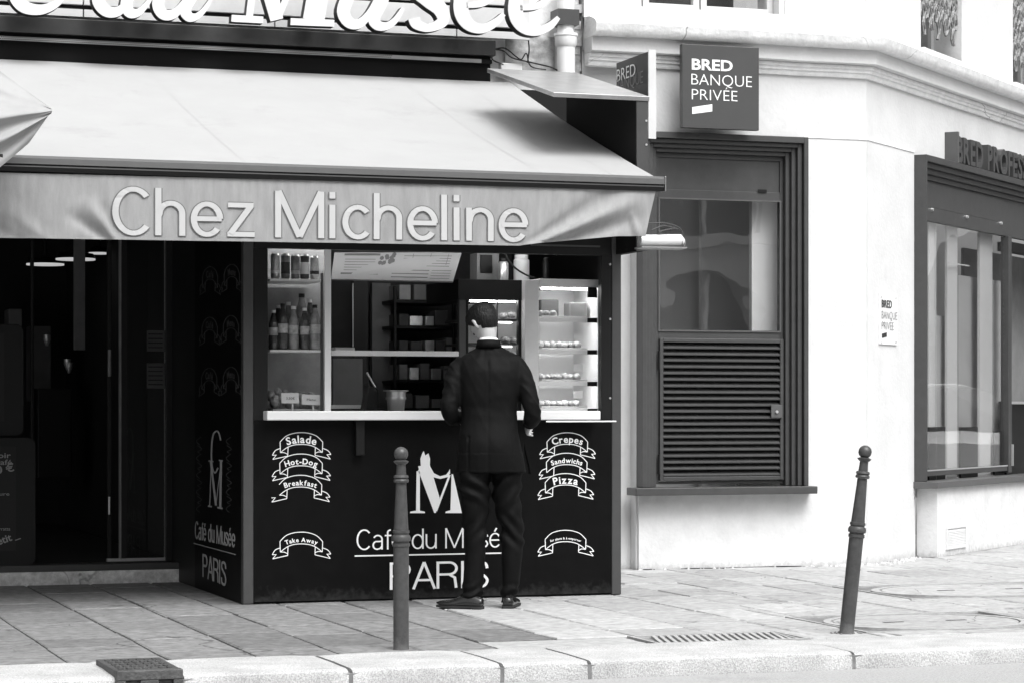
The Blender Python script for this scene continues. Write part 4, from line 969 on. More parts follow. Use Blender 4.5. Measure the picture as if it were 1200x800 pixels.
# ================================================================== KIOSK
XL, XR = X_(285, 0), X_(728, 0)
ki = thing("food_kiosk", "black take-away food kiosk with a glazed serving hatch and white lettering", "kiosk", ((XL + XR) / 2, 0, 0))
zs1, zs0, zh = Z_(500, 481, -.1), Z_(500, 492.5, -.1), Z_(500, 295, 0)
xo0, xo1 = X_(314, 0), X_(705, 0); xpl, xpr = X_(297, 0), X_(717, 0); ZT = 2.75
fp = box("front_panel", M['panel'], (xpl + .001, xpr - .001, .004, .05, .012, zs0 + .002), ki)
box("corner_post", M['post'], (XL, xpl, -.002, .06, .0, ZT), ki, bevel=.006)
box("corner_post", M['post'], (xpr, XR, -.002, .06, .0, ZT), ki, bevel=.006)
mb = MB(); mb.box(xpl + .001, xo0, .003, .06, zs0 + .003, zh); mb.box(xo1, xpr - .001, .003, .06, zs0 + .003, zh); mb.box(xpl + .001, xpr - .001, .003, .06, zh + .0002, ZT); mb.build("hatch_frame", M['black'], ki, bevel=.003)
a, b = at(622, 290, .0), at(703, 288.5, 0); box("header_strip", M['post'], (a.x, b.x, -.006, .002, b.z - .008, b.z + .002), ki)
for v in (310, 374, 466):
    p = at(715, v, 0); MB().tube([(p.x, -.004, p.z), (p.x, .0025, p.z)], .007, 10).build("screw", M['alu'], ki)
sp = box("side_panel", M['sidepanel'], (XL, XL + .03, .0605, 1.45, .0, ZT), ki)
box("side_panel_back", M['black'], (XL + .004, XL + .03, 1.4505, YC - .001, .0, ZT), ki)
box("end_panel", M['black'], (XR - .04, XR, .0605, YC - .001, .0, ZT), ki)
box("back_wall", M['interior'], (XL + .031, XR - .041, 2.0, 2.05, .0, ZT), ki)
box("ceiling", M['interior'], (XL + .031, XR - .041, .061, 1.999, ZT - .05, ZT), ki)
box("work_counter", M['interior'], (XL + .031, XR - .041, .061, 1.0, .9, zs1 - .06), ki)
box("floor", M['interior'], (XL + .031, XR - .041, .061, 1.999, .0, .03), ki)
MB().tube([(xo0 + .1, .16, zh + .10), (xo1 - .3, .16, zh + .10)], .014, 10).build('added_strip_light', M['tube'], ki)  # unseen tube added above the hatch to brighten the kiosk interior
# sill
box("counter_sill", M['white'], (X_(313, -.1), X_(704, -.1), -.10, .04, zs0 + .004, zs1), ki, bevel=.006)
MB().tube([(X_(640, -.12), -.12, zs0 - .006), (X_(722, -.12), -.12, zs0 - .006)], .005, 8).build("rail_rod", M['steel'], ki)
box("sill_bracket", M['black'], (X_(417, -.04), X_(427, -.04), -.05, .0035, Z_(420, 533, 0), zs0 + .003), ki, bevel=.004)
# front lettering
def onF(u, v, off=.0): p = at(u, v, .0035 - off); return p
pf_ = lambda u0, u1, v: (onF(u0, v), V3((onF(u1, v).x, .0035, onF(u0, v).z)))
hp = lambda n: n * 14.9 / FPX
line_text("Café du Musée", *pf_(417.5, 602, 643.8), hp(23.3), Z, NF, .072, each=lambda ch, mb: mb.build("print_letter", M['whitep'], fp))
line_text("PARIS", *pf_(456.6, 572, 690.5), hp(31.5), Z, NF, .082, each=lambda ch, mb: mb.build("print_letter", M['whitep'], fp))
a, b = pf_(415.5, 604, 650.8); MB().box(a.x, b.x, -.0, .0033, a.z - .004, a.z + .004).build("print_rule", M['whitep'], fp)
def zz_(x, y): return (475 + x / 4.444, 520 + y / 4.444)
def poly_print(mb, pts, lift=.003):
    q = [onF(*zz_(*p)) + NF * lift for p in pts]; mb.prism(q, (0, .002, 0))
mb = MB()
poly_print(mb, [(88, 46), (95, 35), (103, 58), (120, 47), (128, 75), (127, 108), (134, 130), (178, 278), (158, 357), (150, 357), (78, 165), (64, 138), (70, 130), (66, 114), (80, 112), (78, 75)])
poly_print(mb, [(127, 112), (148, 150), (180, 166), (212, 158), (226, 140), (231, 128), (233, 150), (222, 170), (182, 180), (148, 172), (132, 150)], .0034)
poly_print(mb, [(225, 160), (236, 160), (164, 350), (156, 340)], .0038)
poly_print(mb, [(58, 140), (75, 140), (75, 345), (100, 350), (102, 358), (24, 358), (26, 350), (55, 345)], .003)
poly_print(mb, [(240, 155), (248, 155), (292, 348), (312, 350), (314, 358), (208, 358), (210, 350), (234, 343)], .003)
mb.build("print_logo", M['whitep'], fp, fix=True)
RIB = [  # ribbon outline, in pixels from its top centre
 ([(-25, 11), (-18, 4.2), (-9, .9), (0, 0), (9, .9), (18, 4.2), (25, 11)], 0),
 ([(25, 11), (24.6, 23.2)], 0), ([(-25, 11), (-24.6, 23.4)], 0),
 ([(-24.6, 23.4), (-17, 17.6), (-9, 14.6), (0, 13.8), (9, 14.6), (17, 17.6), (24.6, 23.2)], 0),
 ([(-25, 18.6), (-30.5, 21), (-34, 26.5)], 0), ([(-34, 26.5), (-29.5, 26.3), (-33.5, 31.4)], 1), ([(-33.5, 31.4), (-24, 29.2), (-16, 27.4)], 0), ([(-16, 27.4), (-15.6, 17.4)], 1), ([(-24.6, 23.4), (-20, 23.5), (-16, 25.5)], 0),
 ([(25, 18.4), (31, 21), (34.6, 25.6)], 0), ([(34.6, 25.6), (30, 25.8), (34, 31)], 1), ([(34, 31), (24, 28.4), (16, 26.6)], 0), ([(16, 26.6), (16.4, 17.2)], 1), ([(24.6, 23.2), (20, 22.6), (16.2, 24.2)], 0),
]
def ribbon(cx, cy, sc_, P2, nrm, up, txt, th, m, parent, ww=.95, skip=()):
    mb = MB()
    for i, (pl_, st_) in enumerate(RIB):
        if i in skip: continue
        q = pl_ if st_ else spl(pl_, 5); put_stroke(mb, [(cx + x_ * sc_[0], cy + y_ * sc_[1]) for x_, y_ in q], ww, P2, nrm, .0008, .0012 + .0002 * (i % 4))
    # text along the arc
    wd = []; tot = 0
    for ch in txt:
        if ch == ' ': wd.append((None, .30, 0)); tot += .30; continue
        vs, fs = face_text(ch, .026); x0 = min(v.x for v in vs); x1 = max(v.x for v in vs); wd.append(((vs, fs), x1 - x0 + .07, x0)); tot += x1 - x0 + .07
    k = min(th / .69, 38 / tot); kx = k; x = -tot * kx / 2
    for (gl, a_, x0), ch in zip(wd, txt):
        if gl:
            mid = x + a_ * kx / 2; R_ = 52; ang = mid / R_; ox, oy = R_ * math.sin(ang), 10.2 - 0 + R_ * (1 - math.cos(ang)) + th * .35
            pts = []
            for v in gl[0]:
                dx, dy = (v.x - x0 - a_ / 2 + .035) * kx, -v.y * k
                pts.append(P2(cx + (ox + dx * math.cos(ang) - dy * math.sin(ang)) * sc_[0], cy + (oy - 1.2 + dx * math.sin(ang) + dy * math.cos(ang)) * sc_[1]) + nrm * .003)
            mb.add(pts, gl[1])
        x += a_ * kx
    return mb.build("print_ribbon", m, parent, fix=False)
for cx, cy, tx, th, sk in ((353.1, 506.3, "Salade", 8.6, ()), (352.7, 531.3, "Hot-Dog", 8.4, ()), (352, 556.2, "Breakfast", 7.6, (2, 4)), (353, 622.8, "Take Away", 7.2, ()),
                       (664.7, 506.5, "Crepes", 8.0, ()), (664, 530.4, "Sandwichs", 7.6, (8,)), (662.6, 554.2, "Pizza", 8.6, ()), (662.6, 620.6, "Sur place & à emporter", 5.4, ())):
    ribbon(cx, cy, (1, 1) if cx < 500 else (.955, .97), lambda x, y: onF(x, y), NF, Z, tx, th, M['whitep'], fp, skip=sk)
# side lettering
def onK(u, v): r = ray(u, v); return CAM + r * ((XL - CAM.x) / r.x)
NK = V3((-1, 0, 0))
a, b = onK(229, 630.5), onK(276, 641); line_text("Café du Musée", a, b, a.z * 0 + abs(onK(229, 610).z - a.z), Z, NK, .10, each=lambda ch, mb: mb.build("print_letter", M['chalk'], sp))
a, b = onK(227.5, 636), onK(276, 649); MB().tube([a + NK * .002, b + NK * .002], .003, 4).build("print_rule", M['chalk'], sp)
a, b = onK(238, 675), onK(265.5, 686.5); line_text("PARIS", a, b, abs(onK(238, 648).z - a.z), Z, NK, .10, each=lambda ch, mb: mb.build("print_letter", M['chalk'], sp))
zk = lambda x, y: (215 + x / 3.333, 480 + y / 3.333)
mb = MB()
put_stroke(mb, [zk(*q_[:2]) for q_ in spl([(146, 118), (140, 92), (130, 82), (116, 100), (110, 160), (113, 220), (124, 245), (136, 225)], 5)], 1.6, onK, NK, .001, .001)
for pl_, wd in (([(104, 372), (110, 200)], .8), ([(108, 200), (128, 372)], 2.2), ([(128, 372), (148, 205)], .8), ([(148, 200), (145, 380)], 2.4), ([(99, 198), (118, 201)], 1.6), ([(140, 196), (155, 198)], 1.6), ([(97, 374), (112, 377)], 1.6), ([(134, 380), (154, 384)], 1.8)):
    put_stroke(mb, [zk(*q_) for q_ in pl_], wd, onK, NK, .001, .0015 + .0003 * random.random())
mb.build("print_monogram", M['chalk'], sp)
for x0 in (62, 178):
    mb = MB()
    for j in range(9):
        yy = 105 + j * 33; put_stroke(mb, [zk(*q_[:2]) for q_ in spl([(x0 - 8 * (j % 2 * 2 - 1), yy), (x0 + 10 * (j % 2 * 2 - 1), yy + 14), (x0 - 6, yy + 24), (x0 + 2, yy + 30)], 4)], .7, onK, NK, .0005, .001)
    mb.build("print_ornament", M['faint'], sp)
for cx, cy in ((246.5, 313), (272, 310), (246, 372), (271, 370), (245.5, 431), (271, 430)):
    ribbon(cx, cy, (.36, 1.05), onK, NK, Z, "Menu" if cx > 260 else "Café", 7.5, M['faint'], sp, ww=.6)

# roof and upper side wall right of the awning
YR = -.37; xrr = X_(759.5, YR); xrl = xrr - .0
zf = Z_(700, 116.5, YR); zbk = Z_(562, 85, .9)
xleft = X_(648, YR)
MB().prism([(xleft, YR - .01, zf), (xleft, YR - .01, zf + .028), (xleft, .9, zbk + .028), (xleft, .9, zbk)], (xrr - xleft + .005, 0, 0)).build("zinc_roof", M['zinc'], ki, bevel=.002)
zl_ = Z_(745, 294, YR)
MB().prism([(xrr - .012, YR + .012, zl_), (xrr - .012, YR + .012, zf - .001), (xrr - .012, .9, zbk - .001), (xrr - .012, .9, zl_)], (-.055, 0, 0)).build("roof_side_wall", M['blackm'], ki)
MB().box(xrr - .075, xrr - .002, YR - .004, YR + .0115, zl_, zf - .001).build("edge_trim", M['post'], ki, bevel=.002)
for v in (142, 170): p = at(757, v, YR); MB().tube([(p.x, YR - .008, p.z), (p.x, YR - .0045, p.z)], .007, 10).build("screw", M['alu'], ki)
# glazing frame
al = 'alu'
YG = .03
for u0, u1, v0, v1, y_, nm in ((380, 387.5, 290, 482, YG, "mullion"), (387.6, 537, 411.5, 416.5, .10, "transom")):
    a, b = at(u0, v1, y_), at(u1, v0, y_); box(nm, M['white'], (a.x, b.x, y_ - .012, y_ + .012, a.z, b.z), ki, bevel=.003)
a, b = at(388, 482, YG), at(538, 411.5, YG); box("glass_guard", M['cglass'], (a.x, b.x, YG, YG + .005, a.z, b.z), ki)
a, b = at(315, 482, YG), at(380, 296, YG); box("glass_pane", M['cglass'], (a.x, b.x, YG, YG + .005, a.z, b.z), ki)
a, b = at(377, 482, YG + .02), at(379.8, 320, YG); box("mullion", M['post'], (a.x, b.x, YG + .02, YG + .05, a.z, b.z), ki)
# shelves on the left and what stands on them
def shelf(u0, u1, v, y0, y1, m_='white', th=.014, nm="shelf"):
    a, b = at(u0, v, y0), at(u1, v, y0); return box(nm, M[m_], (a.x, b.x, y0, y1, a.z - th, a.z), ki, bevel=.002)
shelf(316, 377, 326.5, .07, .42); shelf(316, 377, 409.5, .07, .42)
box("display_back", M['storage'], (xo0 - .05, X_(384, .45), .45, .46, zs1 - .05, 2.3), ki)
zsh1 = Z_(345, 326.5, .07); zsh2 = Z_(345, 409.5, .07)
ordn = ["leftmost", "second", "third", "fourth", "fifth", "sixth"]
ci = 0
for u, m_, hh_ in ((322.5, 'can1', .150), (334.5, 'can2', .150), (346, 'can2', .148), (357, 'can3', .150), (368.5, 'can1', .140)):
    p = at(u, 327, .14); g = thing("drink_can", f"{ordn[ci]} drink can on the top shelf of the kiosk's left window", "drink can", (p.x, .14, zsh1), "drink cans on the top shelf"); r = .027
    c = (p.x, .14, zsh1 + .0005)
    MB().lathe([(r * .8, 0), (r, .008), (r, hh_ - .012)], c, 18).build("can_body", M[m_], g, smooth=True)
    MB().lathe([(r, hh_ - .0118), (r * .82, hh_), (r * .8, hh_ - .003), (.001, hh_ - .003)], c, 18).build("can_lid", M['steel'], g, smooth=True)
    MB().lathe([(r + .0006, .03), (r + .0006, .05 + .05 * (ci % 2))], c, 18).build("printed_band", M[['white', 'black', 'can1', 'white', 'black'][ci]], g, smooth=True)
    ci += 1
ci = 0
for u, y_, hh_, m_, w_ in ((320.5, .13, .235, 'bottle', .03), (331.5, .12, .275, 'bottle', .033), (344, .12, .26, 'bottlel', .032), (353.5, .20, .34, 'bottlel', .040), (357, .115, .25, 'bottle', .03), (369, .12, .27, 'bottlel', .034)):
    p = at(u, 409, y_); nm = ["leftmost dark soda bottle", "second bottle, dark with a pale label,", "third bottle, slim and clear,", "tall clear bottle standing behind the others", "dark bottle in front of the tall one", "rightmost clear bottle"][ci]
    g = thing("drink_bottle", nm + " on the middle shelf of the kiosk", "bottle", (p.x, y_, zsh2), "drink bottles on the middle shelf"); c = (p.x, y_, zsh2 + .0005); H = hh_
    MB().lathe([(w_ * .85, 0), (w_, .01), (w_, H * .30), (w_ * .88, H * .40), (w_, H * .52), (w_ * .95, H * .66), (w_ * .62, H * .80), (w_ * .40, H * .90), (w_ * .38, H * .93)], c, 18).build("glass_body", M[m_], g, smooth=True)
    MB().lathe([(w_ * .46, H * .93), (w_ * .46, H)], c, 14).build("cap", M[['white', 'black'][ci % 2]], g)
    MB().lathe([(w_ * 1.02, H * .36), (w_ * .91, H * .40), (w_ * 1.02, H * .52), (w_ * 1.0, H * .56)], c, 18).build("label_band", M['blabel'], g, smooth=True)
    ci += 1
for i, (u, lab) in enumerate(((326, "dark bottle in the back row between the first two bottles"), (338, "pale bottle in the back row behind the slim clear one"), (363, "dark bottle in the back row near the mullion"))):
    y_ = .24; p = at(u, 409, y_); g = thing("drink_bottle", lab + " on the middle shelf", "bottle", (p.x, y_, zsh2), "drink bottles on the middle shelf"); c = (p.x, y_, zsh2 + .0005); w_ = .032; H = .27 + .02 * i
    MB().lathe([(w_ * .85, 0), (w_, .01), (w_, H * .30), (w_ * .88, H * .40), (w_, H * .52), (w_ * .95, H * .66), (w_ * .62, H * .80), (w_ * .40, H * .90), (w_ * .38, H * .93)], c, 18).build("glass_body", M['bottle' if i != 1 else 'bottlel'], g, smooth=True)
    MB().lathe([(w_ * .46, H * .93), (w_ * .46, H)], c, 14).build("cap", M['white'], g)
    MB().lathe([(w_ * 1.02, H * .36), (w_ * .91, H * .40), (w_ * 1.02, H * .52), (w_ * 1.0, H * .56)], c, 18).build("label_band", M['blabel'], g, smooth=True)
# pastries low left
zc0 = zs1
random.seed(11)
def blob(mb, c, rx, ry, rz, n=10, seed=0):
    vs = []; fs = []
    for i in range(n // 2 + 1):
        th = math.pi * i / (n // 2)
        for k in range(n):
            ph = 2 * math.pi * k / n; q = V3((math.sin(th) * math.cos(ph), math.sin(th) * math.sin(ph), math.cos(th))); s_ = 1 + .25 * noise.noise(q * 2 + V3((seed, 0, 0)))
            vs.append(V3(c) + V3((q.x * rx * s_, q.y * ry * s_, q.z * rz * s_)))
    for i in range(n // 2):
        for k in range(n): fs.append((i * n + k, i * n + (k + 1) % n, (i + 1) * n + (k + 1) % n, (i + 1) * n + k))
    mb.add(vs, fs)
p0 = at(318, 479, .14); p1 = at(376, 479, .14)
tr = thing("pastry_tray", "tray of wrapped pastries behind the price cards in the kiosk's lower left window", "tray", (p0.x, .14, zc0))
box("tray", M['alu'], (p0.x, p1.x, .10, .38, zc0 + .001, zc0 + .012), tr)
mb = None
for i in range(14):
    xx = p0.x + .03 + (p1.x - p0.x - .06) * (i % 7) / 6; yy = .17 + .1 * (i // 7)
    mb = MB(); blob(mb, (xx, yy, zc0 + .045 + .03 * (i // 7) + random.uniform(0, .02)), .032, .05, .034 + .015 * random.random(), 10, i); mb.build("pastry", M['food'], tr, smooth='all')
for k, (u0, u1, v0, v1, nm) in enumerate(((330, 350.5, 460, 472, "left price card with a number on it among the pastries"), (354, 375, 461.5, 473.5, "right price card on a short stand among the pastries"))):
    a, b = at(u0, v1, .085), at(u1, v0, .085); g = thing("price_card", nm, "price card", (a.x, .085, zc0), "white price cards")
    MB().prism([(a.x, .085, a.z), (b.x, .085, a.z - .004 * k), (b.x, .095, b.z - .004 * k), (a.x, .095, b.z)], (0, .003, 0)).build("card", M['paper'], g)
    MB().box((a.x + b.x) / 2 + .01, (a.x + b.x) / 2 + .02, .09, .1, zc0, a.z - .005).build("card_stand", M['paper'], g)
    mb = MB(); c = at((u0 + u1) / 2 - 5, (v0 + v1) / 2 + 1.5, .083); d = at((u0 + u1) / 2 + 5, (v0 + v1) / 2 + 1.5, .083); print_text(mb, "3,50€" if k == 0 else "Menu", c, V3((d.x, c.y, c.z)), .014, Z, NF, 0, .003); mb.build("card_lettering", M['ink'], g, fix=False)
# menu poster at the head
g = thing("menu_poster", "grey printed menu poster tilted across the top of the serving hatch", "poster", at(460, 328, .12))
yA, yB2 = .10, .30
c00, c10, c01, c11 = at(388, 327, yA), at(531, 330, yA), at(392, 296, yB2), at(541, 296, yB2)
nrmP = (c10 - c00).cross(c01 - c00).normalized(); nrmP = -nrmP if nrmP.y > 0 else nrmP
MB().prism([c00, c10, c11, c01], -nrmP * .01).build("poster_sheet", M['poster'], g)
def onM(s, t): return (c00 * (1 - s) + c10 * s) * (1 - t) + (c01 * (1 - s) + c11 * s) * t
mb = MB()
def strip(s0, s1, t0, t1, lf=.001): mb.prism([onM(s0, t0) + nrmP * lf, onM(s1, t0) + nrmP * lf, onM(s1, t1) + nrmP * lf, onM(s0, t1) + nrmP * lf], nrmP * .0008)
strip(.07, .37, .18, .24); strip(.08, .36, .88, .95)
for i in range(5): strip(.09, .33, .33 + i * .1, .345 + i * .1)
for i in range(3): strip(.48, .78, .10 + i * .12, .125 + i * .12)
for i in range(5): strip(.55, .93, .50 + i * .09, .515 + i * .09)
for a_ in (.62, .76, .90): strip(a_, a_ + .004, .55, .95)
for i in range(4): strip(.80, .96, .08 + i * .09, .09 + i * .09)
mb.build("printed_lines", M['ink'], g)
mb = MB()
for i in range(16):
    s_, t_ = .42 + random.uniform(-.05, .05), .72 + random.uniform(-.2, .2); q = [onM(s_ + .018 * math.cos(a_ * 1.05 + i), t_ + .08 * math.sin(a_ * 1.05 + i)) + nrmP * (.0012 + i * .0002) for a_ in range(6)]; mb.add(q, [tuple(range(6))])
mb.build("printed_picture", M['ink'], g)
# middle: back equipment
def bx_px(nm, m_, u0, u1, v0, v1, y0, y1, par, bev=.003):
    a, b = at(u0, v1, y0), at(u1, v0, y0); return box(nm, M[m_], (a.x, b.x, y0, y1, a.z, b.z), par, bevel=bev)
g = thing("storage_rack", "dark shelf rack with stacked pale boxes deep inside the kiosk", "rack", at(495, 480, 1.5))
for v in (352, 382, 412, 445): bx_px("rack_shelf", 'black', 462, 534, v, v + 3, 1.3, 1.8, g)
for u in (462, 531): bx_px("upright", 'black', u, u + 3, 335, 482, 1.28, 1.31, g)
random.seed(5)
for v in (352, 382, 412, 445, 478):
    u = 468
    while u < 526:
        w_ = random.uniform(9, 16); bx_px("reflection_box", random.choice(['midgrey', 'interior', 'storage', 'steel']), u, u + w_, v - random.uniform(10, 20), v - .5, 1.35, 1.7, g); u += w_ + random.uniform(1, 4)  # rack boxes, some paler to stand in for reflections in the glass
bx_px("back_door", 'midgrey', 436, 458, 332, 480, 1.6, 1.65, ki)
bx_px("door_jamb", 'black', 414, 432, 300, 480, 1.2, 1.25, ki)
bx_px("edge_light", 'alu', 413, 414.4, 332, 410, 1.19, 1.199, ki)
bx_px("tile_splash", 'midgrey', 390, 425, 420, 476, .95, .97, ki)
g = thing("steel_pan", "stainless steel food pan standing on the counter behind the glass", "pan", at(464, 481, .3)); p = at(464, 481, .3)
zq = zs1
MB().lathe([(.050, 0), (.052, .004), (.062, .118), (.078, .122), (.078, .127), (.060, .127), (.050, .01), (.001, .01)], (p.x, .3, zq), 28).build("pan_body", M['steel'], g, smooth=True)
MB().lathe([(.0635, .07), (.0645, .078), (.0635, .086)], (p.x, .3, zq), 28).build("rim_band", M['steel'], g, smooth=True)
g = thing("knife_block", "black utensil holder with a slanting steel handle left of the pan", "utensil holder", at(433, 481, .35)); p = at(433, 478, .35)
MB().prism([(p.x - .04, .33, zq), (p.x + .055, .33, zq), (p.x + .05, .33, zq + .13), (p.x - .01, .33, zq + .16)], (0, .1, 0)).build("holder", M['black'], g, bevel=.006)
a, b = at(430, 436, .35), at(439.5, 453, .35); MB().tube([a, b], .006, 8).build("steel_handle", M['steel'], g)
box("small_tray", M['steel'], (X_(388, .4), X_(411, .4), .3, .5, Z_(400, 411.5, .1) + .01, Z_(400, 411.5, .1) + .03), ki, bevel=.004)
bx_px("tray_support", 'white', 388, 425, 474, 478.5, .5, .8, ki)
# ---- refrigerated cabinet with open dark door (behind the man's head)
g = thing("drinks_fridge", "dark-framed glass cabinet with lit shelves directly behind the man's head", "fridge", at(577, 485, .5))
yF = .22
bx_px("cabinet_top", 'black', 537, 615, 328.5, 351, yF, .9, g); bx_px("door_stile", 'black', 607.5, 614.8, 351.2, 482, yF + .01, yF + .05, g); bx_px("door_stile", 'post', 538, 546, 351.2, 482, yF + .01, yF + .05, g)
bx_px("inner_frame", 'black', 546.2, 549, 351.2, 482, yF + .02, yF + .05, g)
bx_px("cabinet_back", 'pale_in', 540, 632, 345, 482, .85, .88, g, 0)
bx_px("light_strip", 'tube', 552, 604, 352, 353.6, yF + .09, yF + .12, g, 0)
for v in (375, 403, 431): bx_px('light_strip', 'tubes', 560, 600, v + 2.5, v + 3.3, yF + .15, yF + .17, g, 0)
for v in (374, 402, 430, 458): s_ = bx_px("wire_shelf", 'post', 549.2, 607.3, v, v + 1.8, yF + .08, .8, g, 0)
bx_px("inner_upright", 'post', 582, 583.6, 352, 482, yF + .06, yF + .075, g, 0)
bx_px("glass_door", 'cglass', 549.2, 607.3, 353, 482, yF + .025, yF + .03, g, 0)
for i, (u, v) in enumerate(((590, 372), (599, 371), (592, 400.5), (601, 401), (556, 373), (566, 401))):
    q = at(u, v, yF + .25); mb = MB(); blob(mb, (q.x, q.y, q.z + .012), .03, .04, .022, 10, i); tag(mb.build("wrapped_sandwich", M['food'], None, smooth='all'), ["wrapped sandwich on the upper fridge shelf above the man's shoulder", "small wrapped sandwich at the upper shelf's right end", "wrapped sandwich on the second fridge shelf", "small sandwich at the second shelf's right end", "pastry on the upper fridge shelf left of the man's head", "pastry on the second fridge shelf hidden beside his ear"][i], "sandwich")
# ---- lit vitrine on the right
g = thing("food_vitrine", "white lit food display cabinet with four shelves at the right of the hatch", "display cabinet", at(666, 485, .3))
yV_ = .16
bx_px("corner_post", 'lightpaint', 615.2, 631.5, 328, 482.5, yV_, yV_ + .08, g, .004)
bx_px("cabinet_top", 'lightpaint', 631.7, 703, 328, 336, yV_, .75, g, .003)
bx_px("cabinet_back", 'white', 631.7, 712, 336.2, 482, .62, .64, g, 0)
bx_px("cabinet_side", 'white', 700.5, 703, 336.2, 482.5, yV_ + .01, .61, g, 0)
bx_px("light_strip", 'tube', 636, 698, 337, 339, yV_ + .1, yV_ + .13, g, 0)
bx_px("cabinet_base", 'white', 631.7, 703, 478, 482.8, yV_ - .02, .61, g, .002)
vs_ = (372.5, 409.5, 446.5)
for v in vs_:
    bx_px("light_strip", 'tube', 638, 688, v + 2, v + 3.2, yV_ + .04, yV_ + .07, g, 0)
    bx_px("shelf_lip", 'white', 632, 699, v, v + 4.8, yV_ + .01, yV_ + .022, g, .002); bx_px("glass_shelf", 'white', 632, 699, v, v + 1.4, yV_ + .0225, .55, g, 0); bx_px("shelf_clip", 'black', 689, 699.8, v + .4, v + 5.5, yV_ - .004, yV_ + .009, g, .001)
bx_px("shelf_clip", 'black', 689, 699.8, 337, 349, yV_ - .004, yV_ + .009, g, .001); bx_px("shelf_clip", 'black', 689, 699.8, 478.5, 483, yV_ - .03, yV_ - .021, g, .001)
bx_px("glass_front", 'cglass', 631.8, 700, 337, 477.5, yV_, yV_ + .005, g, 0)
random.seed(3)
for r_, (v, nm) in enumerate(zip((372, 409, 446, 477.5), ("uppermost", "second", "third", "lowest"))):
    a, b = at(634, v, yV_ + .06), at(688, v, yV_ + .06)
    t = thing("food_tray", f"{nm} metal tray of food in the white display cabinet", "tray", (a.x, yV_ + .06, a.z), "food trays in the lit cabinet")
    box("tray", M['steel'], (a.x, b.x, yV_ + .05, .5, a.z + .0008, a.z + .010), t, bevel=.002)
    if r_ == 0:
        p = at(655, v, .3); box("food_box", M['midgrey'], (X_(668, .3), X_(688, .3), .3, .42, a.z + .011, a.z + .10), t, bevel=.006); box("food_box", M['interior'], (X_(634, .4), X_(655, .4), .4, .5, a.z + .011, a.z + .12), t, bevel=.006)
    for i in range(14 if r_ else 5):
        xx = a.x + .02 + (b.x - a.x - .05) * i / 13; mb = MB(); blob(mb, (xx + random.uniform(-.005, .005), yV_ + .12 + .1 * (i % 2), a.z + .026), .02 + .008 * random.random(), .035, .018 + .01 * random.random(), 10, i + r_ * 20); mb.build("food_item", M['food'], t, smooth='all')
    if r_ in (2, 3):
        q = at(676, v - 15, yV_ + .07); box("price_tag", M['paper'], (q.x - .03, q.x + .03, yV_ + .045, yV_ + .048, q.z - .02, q.z + .025), t)
# things on top of the cabinets
ztp = Z_(600, 328, yV_) + .001
for nm, lab, cat, u, w_, vt2, kind in (("thermos_flask", "slim dark steel flask on top of the cabinets", "flask", 590, 6, 303, 0), ("storage_jar", "pale rounded jar on top of the cabinets beside the flask", "jar", 611, 9.5, 299, 1), ("spray_bottle", "black pump bottle on top of the display cabinet", "bottle", 640, 5, 302, 0)):
    p = at(u, 328, .45); zt2 = Z_(u, vt2, .45); rr = w_ * 15.3 / FPX; o = thing(nm, lab, cat, (p.x, .45, ztp))
    MB().lathe([(rr, 0), (rr, (zt2 - ztp) * .8), (rr * .8, (zt2 - ztp) * .86)], (p.x, .45, ztp), 20).build("vessel", M['steel' if nm[0] == 't' else ('lightpaint' if kind else 'black')], o, smooth=True)
    MB().lathe([(rr * .85, (zt2 - ztp) * .861), (rr * .85, (zt2 - ztp))], (p.x, .45, ztp), 20).build("lid", M['black' if not kind else 'lightpaint'], o, smooth=True)
o = thing("carton_box", "grey carton with a dark opening on top of the fridge cabinet", "box", at(570, 328, .5))
bx_px("carton", 'midgrey', 559, 585, 297, 328, .6, .75, o); bx_px("dark_flap", 'black', 563, 577, 299, 320, .59, .599, o)
mb = MB().tube([at(x_, y_, .3) for x_, y_ in spl([(592, 297), (597, 307), (606, 316), (618, 323), (626, 325)], 5)], .006, 6); tag(mb.build("power_cable", M['cable'], None, smooth=True), "black cable curving down over the cabinet top", "cable")

# ---- lamp under the right end of the awning
YLm = -.5
g = thing("awning_lamp", "white strip lamp with wire bracket poking out beyond the awning's right corner", "lamp", at(775, 290, YLm))
prof = [(0, 0), (.05, .005), (.075, .03), (.078, .06), (.07, .075), (.0, .08)]
a, b = at(748, 291.5, YLm), at(801, 291.5, YLm)
MB().prism([(a.x, YLm + .06, a.z), (a.x, YLm - .05, a.z + .004), (a.x, YLm - .06, a.z + .012), (a.x, YLm - .055, a.z + .012), (a.x, YLm + .06, a.z + .01)], (b.x - a.x, 0, 0)).build("reflector", M['alu'], g)
MB().tube([(a.x + .01, YLm, a.z + .05), (b.x - .025, YLm - .01, a.z + .058)], .034, 18).build("diffuser", M['white'], g, smooth=True)
MB().tube([(b.x - .024, YLm, a.z + .05), (b.x - .006, YLm, a.z + .056)], [.040, .036], 18).build("end_cap", M['lightpaint'], g, smooth=True)
mb = MB()
for pts in ([(760, 262), (780, 262), (797, 268), (802, 282), (800, 291)], [(764, 270), (778, 265), (795, 269)], [(772, 272), (788, 268)]): mb.tube([at(x_, y_, YLm - .03) for x_, y_ in spl(pts, 5)], .0045, 6)
mb.build("wire_bracket", M['post'], g, smooth=True)

